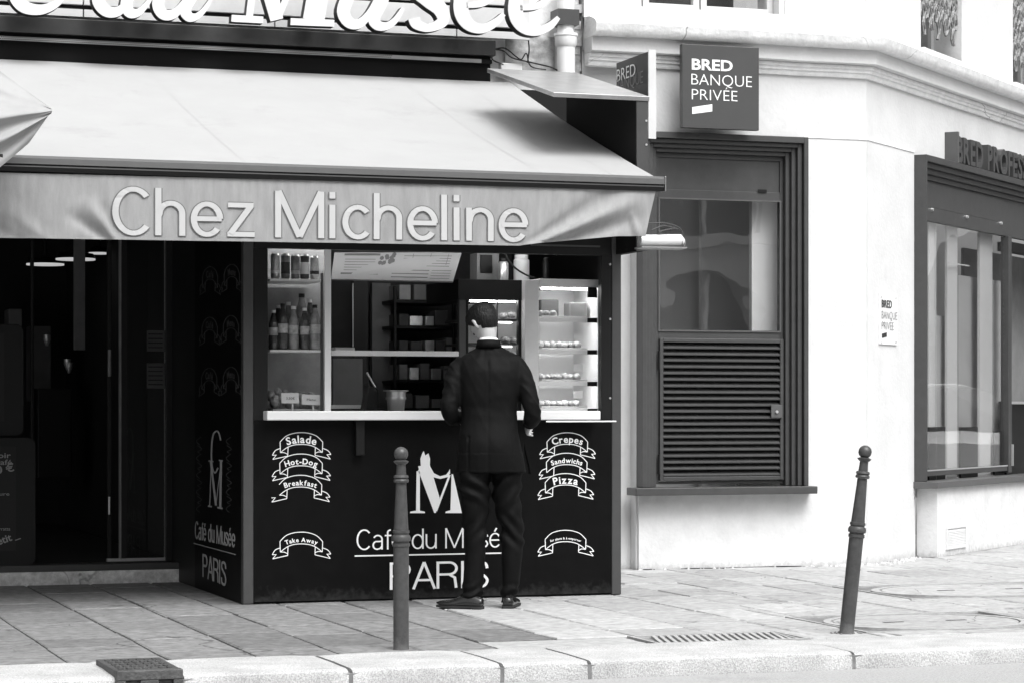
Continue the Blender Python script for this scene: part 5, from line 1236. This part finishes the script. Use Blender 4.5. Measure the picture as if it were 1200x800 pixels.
# ================================================================== BOLLARDS
bp = gnd(470, 760.5); H = Z_(470, 523, bp.y)
b = thing("street_bollard", "upright grey cast bollard with a ball top on the kerb in front of the kiosk", "bollard", (0, 0, 0), "Paris style bollards on the kerb")
k = H / 1.0; S = 8.3 / 234 * 1.0
zz = lambda f_: H * (1 - f_)
r1 = .0375; f = lambda px: px / 239.0
MB().lathe([(r1 * 1.04, -.01), (r1 * 1.04, 0), (r1, .02), (r1, zz(f(118)))], (0, 0, 0), 28).build("lower_post", M['bollard'], b, smooth=True)
prof = []
for px, r_ in ((118, 1.0), (117, 1.12), (113.5, 1.12), (113, 1.0), (111.5, 1.0), (111, 1.22), (107, 1.26), (104, 1.1), (103.5, .98), (102, .98), (101.5, 1.08), (98.5, 1.08), (98, .95)): prof.append((r1 * r_, zz(f(px)) + .0001))
MB().lathe(prof, (0, 0, 0), 28).build("middle_collar", M['bollard'], b, smooth=True)
MB().lathe([(r1 * .95, zz(f(97.9))), (r1 * .90, zz(f(90))), (r1 * .70, zz(f(50))), (r1 * .68, zz(f(42.2)))], (0, 0, 0), 28).build("upper_post", M['bollard'], b, smooth=True)
MB().lathe([(r1 * .92, zz(f(42.1))), (r1 * 1.0, zz(f(40))), (r1 * .92, zz(f(38))), (r1 * .8, zz(f(37.5))), (r1 * .98, zz(f(36))), (r1 * .9, zz(f(33.5))), (r1 * .66, zz(f(33))), (r1 * .58, zz(f(21))), (r1 * .9, zz(f(18.5))), (r1 * .98, zz(f(17))), (r1 * .6, zz(f(15.5)))], (0, 0, 0), 28).build("neck_collar", M['bollard'], b, smooth=True)
rb_ = .0345; c0 = H - rb_
MB().lathe([(rb_ * math.sin(math.pi * (1 - i / 14)) * 1.0, c0 + rb_ * -math.cos(math.pi * i / 14) * 1.0) for i in range(2, 15)], (0, 0, 0), 28).build("ball_top", M['bollard'], b, smooth='all')
b.location = (bp.x, bp.y, 0)
p2 = gnd(992, 741); tl = math.atan2(22.5, 214)
dup(b, (p2.x, p2.y, 0), "grey cast bollard leaning to the right in front of the white bank wall", rot=(rad(-1), tl, -YAW))
mb = MB()
for q in range(30):
    a_ = random.random() * 6.28; rr = random.uniform(.045, .09); c = V3((p2.x + rr * math.cos(a_), p2.y + rr * .6 * math.sin(a_), -.002)); s_ = random.uniform(.004, .012)
    mb.add([c + V3((s_ * math.cos(t * 1.57), s_ * math.sin(t * 1.57), 0)) for t in range(4)] + [c + V3((0, 0, s_))], [(0, 1, 4), (1, 2, 4), (2, 3, 4), (3, 0, 4)])
tag(mb.build("broken_mortar", M['joint']), "crumbled mortar around the foot of the leaning bollard", "rubble", kind='stuff')

# ================================================================== THE MAN AT THE COUNTER
P0 = gnd(570, 712); P0.z = 0
def PL(x, y, z): return P0 + R * x + F * y + Z * z
man = thing("person", "man in a dark suit seen from behind, head bowed left, at the kiosk counter", "person", P0)
def remesh(mb, vox, sm=4):
    me = bpy.data.meshes.new("t"); me.from_pydata(mb.v, [], mb.f); b_ = bmesh.new(); b_.from_mesh(me); bmesh.ops.recalc_face_normals(b_, faces=b_.faces[:]); b_.to_mesh(me); b_.free()
    o = bpy.data.objects.new("t", me); COL.objects.link(o); md = o.modifiers.new("r", 'REMESH'); md.mode = 'VOXEL'; md.voxel_size = vox; md.adaptivity = 0
    m2 = o.modifiers.new("s", 'SMOOTH'); m2.iterations = sm; m2.factor = .5
    dg = bpy.context.evaluated_depsgraph_get(); ev = o.evaluated_get(dg); r = bpy.data.meshes.new_from_object(ev)
    out = MB(); out.v = [v.co.copy() for v in r.vertices]; out.f = [tuple(p.vertices) for p in r.polygons]; out.mi = [0] * len(out.f); nr = [v.normal.copy() for v in r.vertices]
    bpy.data.objects.remove(o); bpy.data.meshes.remove(me); bpy.data.meshes.remove(r); return out, nr
def ring(cx, cy, z, aL, aR, b0, b1, n=32, p=2.3):      # aL/aR half widths, b0 back (towards us), b1 front
    out = []
    for k in range(n):
        t = 2 * math.pi * k / n; c, s_ = math.cos(t), math.sin(t); e = 2 / p
        x = (aR if c > 0 else aL) * math.copysign(abs(c) ** e, c); y = (b1 if s_ > 0 else b0) * math.copysign(abs(s_) ** e, s_)
        out.append(V3((cx + x, cy + y, z)))
    return out
def limb(mb, pts, n=16, sub=5):
    q = spl([(*p, r) for p, r in pts], sub); mb.tube([p[:3] for p in q], [p[3] for p in q], n)
def lring(rows, n=32):        # interpolate ring rows smoothly
    q = spl(rows, 5); return [ring(*r[:7], n=n) for r in q]
N3 = lambda x, y, z: noise.noise(V3((x, y, z)))
# jacket
jm = MB()
jm.rings(lring([(.0, .0, .787, .180, .232, .115, .15), (.0, .0, .85, .176, .220, .125, .15), (.0, .0, .95, .168, .200, .132, .14), (.005, .01, 1.06, .158, .178, .118, .12), (.008, .015, 1.14, .158, .172, .108, .11), (.012, .02, 1.25, .175, .185, .118, .115), (.015, .03, 1.36, .185, .198, .125, .115),
                (.018, .04, 1.41, .188, .196, .118, .105), (.02, .045, 1.455, .172, .180, .098, .09), (.018, .055, 1.487, .120, .128, .075, .07), (.014, .06, 1.516, .074, .080, .060, .055), (.012, .062, 1.534, .060, .064, .054, .05)]))
limb(jm, [((-.130, .04, 1.425), .050), ((-.158, .035, 1.400), .055), ((-.178, .02, 1.35), .058), ((-.197, .0, 1.27), .056), ((-.212, -.02, 1.17), .052), ((-.205, .01, 1.115), .050), ((-.185, .10, 1.10), .045), ((-.150, .20, 1.11), .040)])
limb(jm, [((.155, .04, 1.430), .050), ((.184, .035, 1.405), .055), ((.206, .02, 1.355), .058), ((.234, .0, 1.27), .057), ((.262, -.02, 1.17), .054), ((.268, .0, 1.11), .052), ((.262, .08, 1.085), .046), ((.250, .15, 1.075), .042)])
jr, jn = remesh(jm, .0065, 9)
for i, (p, n_) in enumerate(zip(jr.v, jn)):
    x, y, z = p; d = 0
    arm = max(0, min(1, (abs(x - .02) - .17) / .03)) * (z > 1.05)
    if z > .9 and n_.z < .9:
        dx, dz = x - .012, 1.56 - z; ang = math.atan2(dx, dz + .02)
        d += .0030 * max(0, 1 - dz / .42) * math.cos(ang * 15 + 5 * N3(x * 4, z * 4, 1)) * min(1, dz / .08) * (1 - arm)         # folds fanning from the collar
        d += .0045 * N3(x * 6 + z * 3, y * 5, z * 17) * max(0, 1 - abs(z - 1.12) / .16)
    d += arm * .0065 * N3(x * 6, y * 9 + 3, z * 26 + x * 16)
    if z < 1.02: d += .007 * N3(x * 13, y * 6, z * 2.2 + 4) * (1.05 - z) / .25
    d += .0016 * N3(x * 30, y * 30, z * 22)
    if z > .9: d += .006 * (1 - abs(N3(x * 5 + 2, y * 4, z * 6 + x * 7)) * 2.2) ** 3 * (.4 + .6 * arm) - .003
    if y < .02 and abs(x - .012) < .014 and z < 1.5: d -= .0035 * (1 - abs(x - .012) / .014)      # centre back seam
    if y < .05 and z < 1.0 and abs(x + .105) < .008: d -= .006                                # side vent edge
    if z < .80: d += .002
    jr.v[i] = p + n_ * d
jr.v = [PL(*p) for p in jr.v]
jk = jr.build("jacket", M['suit'], man, smooth='all')
# vent flap at the right of the hem
fl = MB()
def flap(s, t): return PL(.205 + .055 * (1 - t) * s + .012 * t, .03 - .02 * s + .05 * math.sin(s * 2), .786 + .19 * t - .01 * s)
fl.grid(lambda s, t: flap(s, t), 6, 12).grid(lambda s, t: flap(s, t) + F * .006, 6, 12); fl.build("vent_flap", M['suit'], jk, smooth='all')
# jacket collar and shirt collar
def neckring(z, a, b, cy, tilt, th, hgt, name, m, par, cx=.012):
    rs = []
    for k in range(33):
        t = math.pi * (-1.35 + 1.7 * k / 32); c, s_ = math.cos(t), math.sin(t); o_ = V3((c, s_, 0)); ctr = V3((cx + a * c, cy + b * s_, z + tilt * (-s_)))
        rs.append([PL(*(ctr + o_ * 0)), PL(*(ctr + o_ * th * .6 + V3((0, 0, -hgt * .5)))), PL(*(ctr + o_ * th * 1.5 + V3((0, 0, -hgt)))), PL(*(ctr + o_ * th * .4 + V3((0, 0, -hgt)))), PL(*(ctr - o_ * th + V3((0, 0, -hgt * .5)))), PL(*(ctr - o_ * th + V3((0, 0, .0))))])
    return MB().rings(rs).build(name, m, par, smooth='all')
neckring(1.553, .067, .065, .057, .006, .007, .045, "jacket_collar", M['suit'], jk)
neckring(1.563, .054, .052, .059, .008, .0035, .035, "shirt_collar", M['shirt'], man)
# trousers
tm = MB()
lrow = lambda L: [ring(r_[0], r_[1], r_[2], *[q_ - .006 for q_ in r_[3:]], n=24, p=2.1) for r_ in spl(L, 5)]
tm.rings(lrow([(-.070, .0, .86, .095, .10, .11, .12), (-.070, .0, .76, .100, .098, .108, .11), (-.066, .0, .62, .092, .092, .095, .09), (-.066, .01, .50, .078, .078, .078, .08), (-.067, .0, .42, .070, .070, .072, .072), (-.067, -.005, .30, .066, .066, .070, .068), (-.076, -.005, .15, .066, .064, .072, .066), (-.084, -.005, .05, .068, .068, .076, .07), (-.086, .0, .022, .067, .068, .078, .07)]))
tm.rings(lrow([(.110, .03, .86, .095, .10, .11, .12), (.118, .03, .76, .092, .094, .105, .11), (.120, .035, .62, .084, .084, .092, .09), (.137, .045, .50, .076, .078, .078, .08), (.147, .045, .42, .071, .075, .072, .072), (.148, .04, .30, .064, .068, .070, .068), (.138, .045, .15, .058, .060, .066, .064), (.128, .045, .05, .052, .054, .066, .062), (.126, .045, .030, .050, .053, .066, .062)]))
tm.rings(lrow([(.02, .01, .79, .16, .16, .11, .12), (.02, .01, .86, .165, .165, .115, .12), (.02, .01, 1.0, .15, .15, .10, .10)]))
tr_, tn = remesh(tm, .0065, 3)
for i, (p, n_) in enumerate(zip(tr_.v, tn)):
    x, y, z = p; L_ = x < .03; cx = -.067 if L_ else .13
    w1 = math.exp(-((z - .68) / .10) ** 2); w2 = math.exp(-((z - .45) / .09) ** 2); w3 = math.exp(-((z - .07) / .06) ** 2)
    sgn = 1 if L_ else -1
    d = .013 * w1 * math.sin((z + sgn * (x - cx) * .75) * 62 + 3 * N3(x * 5, y * 5, z * 5)) * (.5 + .5 * N3(x * 8, y * 8, z * 8)) * 1.3
    d += .013 * w2 * math.sin((z - sgn * (x - cx) * 1.1) * 58 + 3 * N3(x * 6, y * 6, z * 4 + 2)) * (.6 + .6 * N3(x * 7, 1, z * 9))
    d += .008 * w3 * math.sin(z * 95 + 5 * N3(x * 9, y * 9, z * 3))
    d += .006 * N3(x * 9, y * 9, z * 5) + .0015 * N3(x * 30, y * 30, z * 20)
    tr_.v[i] = p + n_ * d
tr_.v = [PL(*p) for p in tr_.v]
tr_.build("trousers", M['suit'], man, smooth='all')
# shoes
def shoe(hx, hy, dx, dy, label=None):
    d = V3((dx, dy, 0)).normalized(); s_ = V3((-d.y, d.x, 0)); O = V3((hx, hy, 0))
    rows = spl([(0, .024, .050, .012), (.012, .031, .068, .0), (.05, .036, .082, .0), (.10, .037, .088, .0), (.145, .041, .070, .0), (.19, .047, .052, .001), (.235, .044, .043, .004), (.268, .032, .035, .008), (.290, .010, .022, .013)], 4)
    rs = []
    for u, wv, h_, z0 in rows:
        r_ = []
        for k in range(20):
            t = 2 * math.pi * k / 20; c, q = math.cos(t), math.sin(t); zz__ = .016 + z0 + (h_ - .016) * max(0, q) ** .8 if q > 0 else .014 + z0
            r_.append(PL(*(O + d * u + s_ * wv * c + V3((0, 0, zz__)))))
        rs.append(r_)
    sh = MB().rings(rs).build("shoe", M['shoe'], man, smooth='all')
    out = [(u, wv + .003) for u, wv, _, _ in rows]
    pts = [O + d * u + s_ * wv for u, wv in out] + [O + d * (u) - s_ * wv for u, wv in out[::-1]]
    MB().prism([PL(p.x, p.y, .006) for p in pts], (0, 0, .011)).build("sole", M['sole'], sh)
    hp_ = [O + d * u + s_ * wv for u, wv in out[:9]] + [O + d * u - s_ * wv for u, wv in out[:9][::-1]]
    MB().prism([PL(p.x, p.y, .0) for p in hp_], (0, 0, .0059)).build("heel", M['sole'], sh)
    return sh
shoe(-.022, -.075, -.255, .11); shoe(.122, -.035, .04, .28)
# body: one continuous skin surface
HR = Matrix.Rotation(rad(-7), 3, 'Y') @ Matrix.Rotation(rad(36), 3, 'Z') @ Matrix.Rotation(rad(-38), 3, 'X')
HC = V3((-.012, .085, 1.648))
hrows = spl([(-.120, .088, .050, .018), (-.112, .094, .025, .034), (-.095, .095, -.005, .046), (-.07, .092, -.040, .054), (-.04, .094, -.072, .061), (-.01, .090, -.088, .066), (.02, .090, -.096, .070), (.05, .092, -.100, .072), (.08, .080, -.090, .066), (.103, .052, -.064, .048), (.117, .012, -.026, .018)], 3)
def headring(r_, off=0, hairf=None):
    z, f_, b_, wv = r_; out = []
    for k in range(36):
        t = 2 * math.pi * k / 36; c, s_ = math.cos(t), math.sin(t); cy = (f_ + b_) / 2; ry = (f_ - b_) / 2
        p = V3((wv * math.copysign(abs(c) ** .92, c), cy + ry * s_, z)); o_ = V3((c, s_, .35 * (z / .12) ** 3)).normalized()
        out.append(p + o_ * (off if hairf is None else hairf(p, c, s_)))
    return out
toW = lambda p: PL(*(HC + HR @ p))
bm_ = MB(); bm_.rings([[HC + HR @ p for p in headring(r_)] for r_ in hrows])
hv = lambda x, y, z: HC + HR @ V3((x, y, z))
bm_.tube([hv(0, .086, .018), hv(0, .100, -.01), hv(0, .112, -.03), hv(0, .098, -.042)], [.008, .011, .013, .010], 10)
bm_.tube([hv(-.022, .088, -.068), hv(0, .096, -.066), hv(.022, .088, -.068)], [.004, .007, .004], 8)
bm_.tube([hv(-.018, .088, -.078), hv(0, .095, -.079), hv(.018, .088, -.078)], [.004, .007, .004], 8)
bm_.tube([hv(-.045, .082, .026), hv(0, .090, .022), hv(.045, .082, .026)], [.008, .009, .008], 8)
for sx in (-1, 1):
    bm_.tube([hv(sx * .066, -.008, .022), hv(sx * .077, -.016, .020), hv(sx * .080, -.022, .004), hv(sx * .075, -.014, -.018), hv(sx * .068, -.006, -.028)], [.008, .011, .011, .009, .007], 8)
limb(bm_, [((.012, .055, 1.46), .048), ((.012, .060, 1.53), .048), ((.006, .06, 1.60), .050), ((-.004, .07, 1.65), .050)])
bm_.rings([ring(*r_, n=24) for r_ in spl([(.01, .0, .80, .13, .13, .08, .08), (.01, .015, 1.1, .12, .12, .08, .08), (.015, .03, 1.35, .14, .14, .085, .08), (.02, .045, 1.43, .10, .10, .07, .06), (.02, .055, 1.49, .05, .05, .04, .04)], 4)])
limb(bm_, [((-.07, .0, .84), .075), ((-.066, .01, .5), .05), ((-.067, .0, .3), .045), ((-.08, -.01, .07), .035), ((-.10, .02, .045), .03)])
limb(bm_, [((.11, .03, .84), .075), ((.137, .045, .5), .05), ((.148, .04, .3), .045), ((.13, .035, .07), .035), ((.13, .08, .045), .028)])
for S_, el_, wr in ((( -.135, .035, 1.39), (-.208, -.02, 1.16), (-.145, .215, 1.112)), ((.16, .035, 1.395), (.264, -.015, 1.14), (.248, .165, 1.068))):
    limb(bm_, [(S_, .036), (((S_[0] + el_[0]) / 2, .01, 1.28), .034), (el_, .027), (((el_[0] + wr[0]) / 2, (el_[1] + wr[1]) / 2, (el_[2] + wr[2]) / 2), .026), (wr, .026)])
for wr, dr, sd_ in ((V3((-.145, .215, 1.112)), V3((.18, .95, -.1)).normalized(), 1), (V3((.248, .165, 1.068)), V3((-.12, .93, -.30)).normalized(), -1)):
    side = V3((0, 0, 1)).cross(dr).normalized() * -1; upv_ = side.cross(dr).normalized()     # palm lies edge-on, thumb up
    sidev = upv_ if upv_.z > 0 else -upv_; nrm = dr.cross(sidev)
    rs = []
    for t, hw, th_ in ((0, .024, .018), (.03, .034, .017), (.06, .041, .015), (.09, .041, .013)):
        c = wr + dr * t; rs.append([c + sidev * hw * math.cos(a_) + nrm * th_ * math.sin(a_) for a_ in [2 * math.pi * q / 14 for q in range(14)]])
    bm_.rings(rs)
    for j, (off_, ln) in enumerate(((.031, .070), (.011, .078), (-.010, .073), (-.030, .058))):
        b0 = wr + dr * .082 + sidev * off_; curl = -nrm * sd_
        limb(bm_, [(b0, .0092), (b0 + dr * ln * .42 + curl * .006, .0088), (b0 + dr * ln * .72 + curl * .022, .0080), (b0 + dr * ln * .85 + curl * .042, .0070)], 8, 3)
    b0 = wr + dr * .022 + sidev * .024; limb(bm_, [(b0, .013), (b0 + dr * .028 + sidev * .020 - nrm * sd_ * .008, .011), (b0 + dr * .058 + sidev * .026 - nrm * sd_ * .02, .009)], 8, 3)
br, bn = remesh(bm_, .0048, 2)
br.v = [PL(*p) for p in br.v]
body = br.build("body", M['skin'], man, smooth='all')
for sx in (-1, 1):
    c = toW(V3((sx * .030, .0835, .006))); MB().lathe([(.0085 * math.sin(math.pi * i / 8), -.0085 * math.cos(math.pi * i / 8)) for i in range(1, 8)], c, 12).build("eye", M['black'], body, smooth='all')
def hairline(p, c, s_):      # height above which hair grows
    if s_ > .75: hl = .070
    elif s_ > .1: hl = .070 - .075 * (.75 - s_) / .65
    elif s_ > -.35: hl = -.005 + (.0 if s_ > -.15 else -.02)
    else: hl = -.045 - .025 * min(1, (-.35 - s_) / .65)
    e = p.z - hl; k = max(-1, min(1, e / .010)); g_ = .0125 + .0035 * N3(p.x * 40, p.y * 40, p.z * 14) + .002 * N3(p.x * 120, p.y * 120, p.z * 25) + .005 * max(0, p.z / .11) - .006 * max(0, -p.z / .06)
    return -.010 + (g_ + .010) * (k * .5 + .5)
hr2 = spl([r_ for r_ in hrows[9:]], 2)
hm_ = MB().rings([[toW(p) for p in headring(r_, 0, hairline)] for r_ in hr2]); hm_.build("hair", M['hair'], man, smooth='all')

# ================================================================== ACROSS THE STREET (mirrored in the panes)
YO = YK - 24.0
ob_ = thing("opposite_building", "pale stone building across the street mirrored in the bank's window", "building", (10, YO, 0))
mb = MB(); xs = [-24 + 3.6 * i for i in range(20)]
def facade(mbw, T, n, yw, nm_parent, z_top=12.0):
    pit = 3.6; wnd = []
    for i in range(n):
        x0 = i * pit; mbw.box(x0, x0 + 1.1, yw - .5, yw, 0, z_top); mbw.box(x0 + 1.1, x0 + pit, yw - .5, yw, 3.9, 4.9)
        for k in range(1, 3):
            zb_ = 4.9 + (k - 1) * 3.4; mbw.box(x0 + 1.1, x0 + pit, yw - .5, yw, zb_ + 2.4, zb_ + 3.4)
        for k in range(9):      # arch head at street level
            a0 = math.pi * k / 9; a1 = math.pi * (k + 1) / 9; cx = x0 + 1.1 + 1.25; r_ = 1.25
            mbw.prism([(cx + r_ * math.cos(a0), yw - .4, 2.65 + r_ * math.sin(a0)), (cx + r_ * math.cos(a1), yw - .4, 2.65 + r_ * math.sin(a1)), (cx + r_ * math.cos(a1), yw - .4, 3.9), (cx + r_ * math.cos(a0), yw - .4, 3.9)], (0, .399, 0))
    return mbw
n = 14; T1 = Matrix.Translation((-16, YO, 0)); wal = facade(MB(), T1, n, 0, None).build("wall", M['stucco'], ob_, T=T1)
MB().box(0, n * 3.6, -2.0, -1.9, 0, 12).build("dark_rooms", M['midgrey'], ob_, T=T1)
MB().box(-.1, n * 3.6, -.6, .35, 4.6, 4.9).box(-.1, n * 3.6, -.6, .3, 12.001, 12.4).build("string_course", M['stucco'], ob_, T=T1)
for i in range(n):
    for k in range(3):
        zb_ = .2 if k == 0 else 4.9 + (k - 1) * 3.4; zt__ = 3.8 if k == 0 else zb_ + 2.4
        wf = MB().box(i * 3.6 + 1.1, i * 3.6 + 1.2, -.42, -.36, zb_, zt__).box(i * 3.6 + 3.5, i * 3.6 + 3.6, -.42, -.36, zb_, zt__).box(i * 3.6 + 2.3, i * 3.6 + 2.4, -.42, -.36, zb_, zt__).build("window", M['lightpaint'], ob_, T=T1)
        MB().box(i * 3.6 + 1.2, i * 3.6 + 3.5, -.40, -.39, zb_, zt__).build("pane", M['glassd'], wf, T=T1)
sb = thing("side_street_building", "grey stone building along the side street mirrored in the corner window", "building", (21, 12, 0))
T2 = Matrix.Translation((21, -6, 0)) @ Matrix.Rotation(rad(90), 4, 'Z')
facade(MB(), T2, 9, 0, None, 11).build("wall", M['stucco'], sb, T=T2); MB().box(0, 32.4, -1.6, -1.5, 0, 11).build("dark_rooms", M['midgrey'], sb, T=T2)
# parked car mirrored in the corner window
cp = V3((10.4, 5.6, RZ)); TA = Matrix.Translation(cp) @ Matrix.Rotation(rad(100), 4, 'Z')
car = thing("parked_car", "white car parked in the side street mirrored in the corner shop window", "car", cp)
def carring(x, hw, zb_, zt__): return [V3((x, -hw, zb_ + .1)), V3((x, -hw * .9, zb_)), V3((x, hw * .9, zb_)), V3((x, hw, zb_ + .1)), V3((x, hw, zt__ - .12)), V3((x, hw * .88, zt__)), V3((x, -hw * .88, zt__)), V3((x, -hw, zt__ - .12))]
MB().rings([carring(*r_) for r_ in spl([(-2.1, .72, .35, .80), (-2.0, .82, .25, .95), (-1.0, .86, .22, 1.02), (.5, .87, .22, 1.0), (1.4, .85, .22, .88), (1.95, .78, .28, .75), (2.1, .66, .38, .62)], 4)]).build("body", M['car'], car, T=TA, smooth=True)
def cab(x, hw, z): return [V3((x, -hw, z)), V3((x, hw, z))]
MB().prism([(-1.9, -.74, 1.0), (1.05, -.74, .98), (.25, -.62, 1.45), (-1.4, -.62, 1.46)], (0, 1.4, 0)).build("windows", M['glassd'], car, T=TA)
MB().prism([(-1.45, -.66, 1.461), (.3, -.66, 1.451), (.1, -.6, 1.50), (-1.3, -.6, 1.50)], (0, 1.28, 0)).build("roof", M['car'], car, T=TA, bevel=.03)
for x_ in (-1.3, 1.3):
    for s_ in (-.88, .70): wq = MB().tube([(x_, s_, .32), (x_, s_ + .2, .32)], .32, 24).build("wheel", M['tyre'], car, T=TA); MB().tube([(x_, s_ - .01, .32), (x_, s_ + .21, .32)], .19, 16).build("rim", M['alu'], wq, T=TA)
for s_ in (-.6, .6): MB().box(2.0, 2.1, s_ - .14, s_ + .14, .6, .72).build("headlight", M['white'], car, T=TA, bevel=.03)
for s_ in (-1, 1): MB().box(1.9, 2.02, s_ * .3 - .2, s_ * .3 + .2, .4, .52).build("grille", M['black'], car, T=TA)
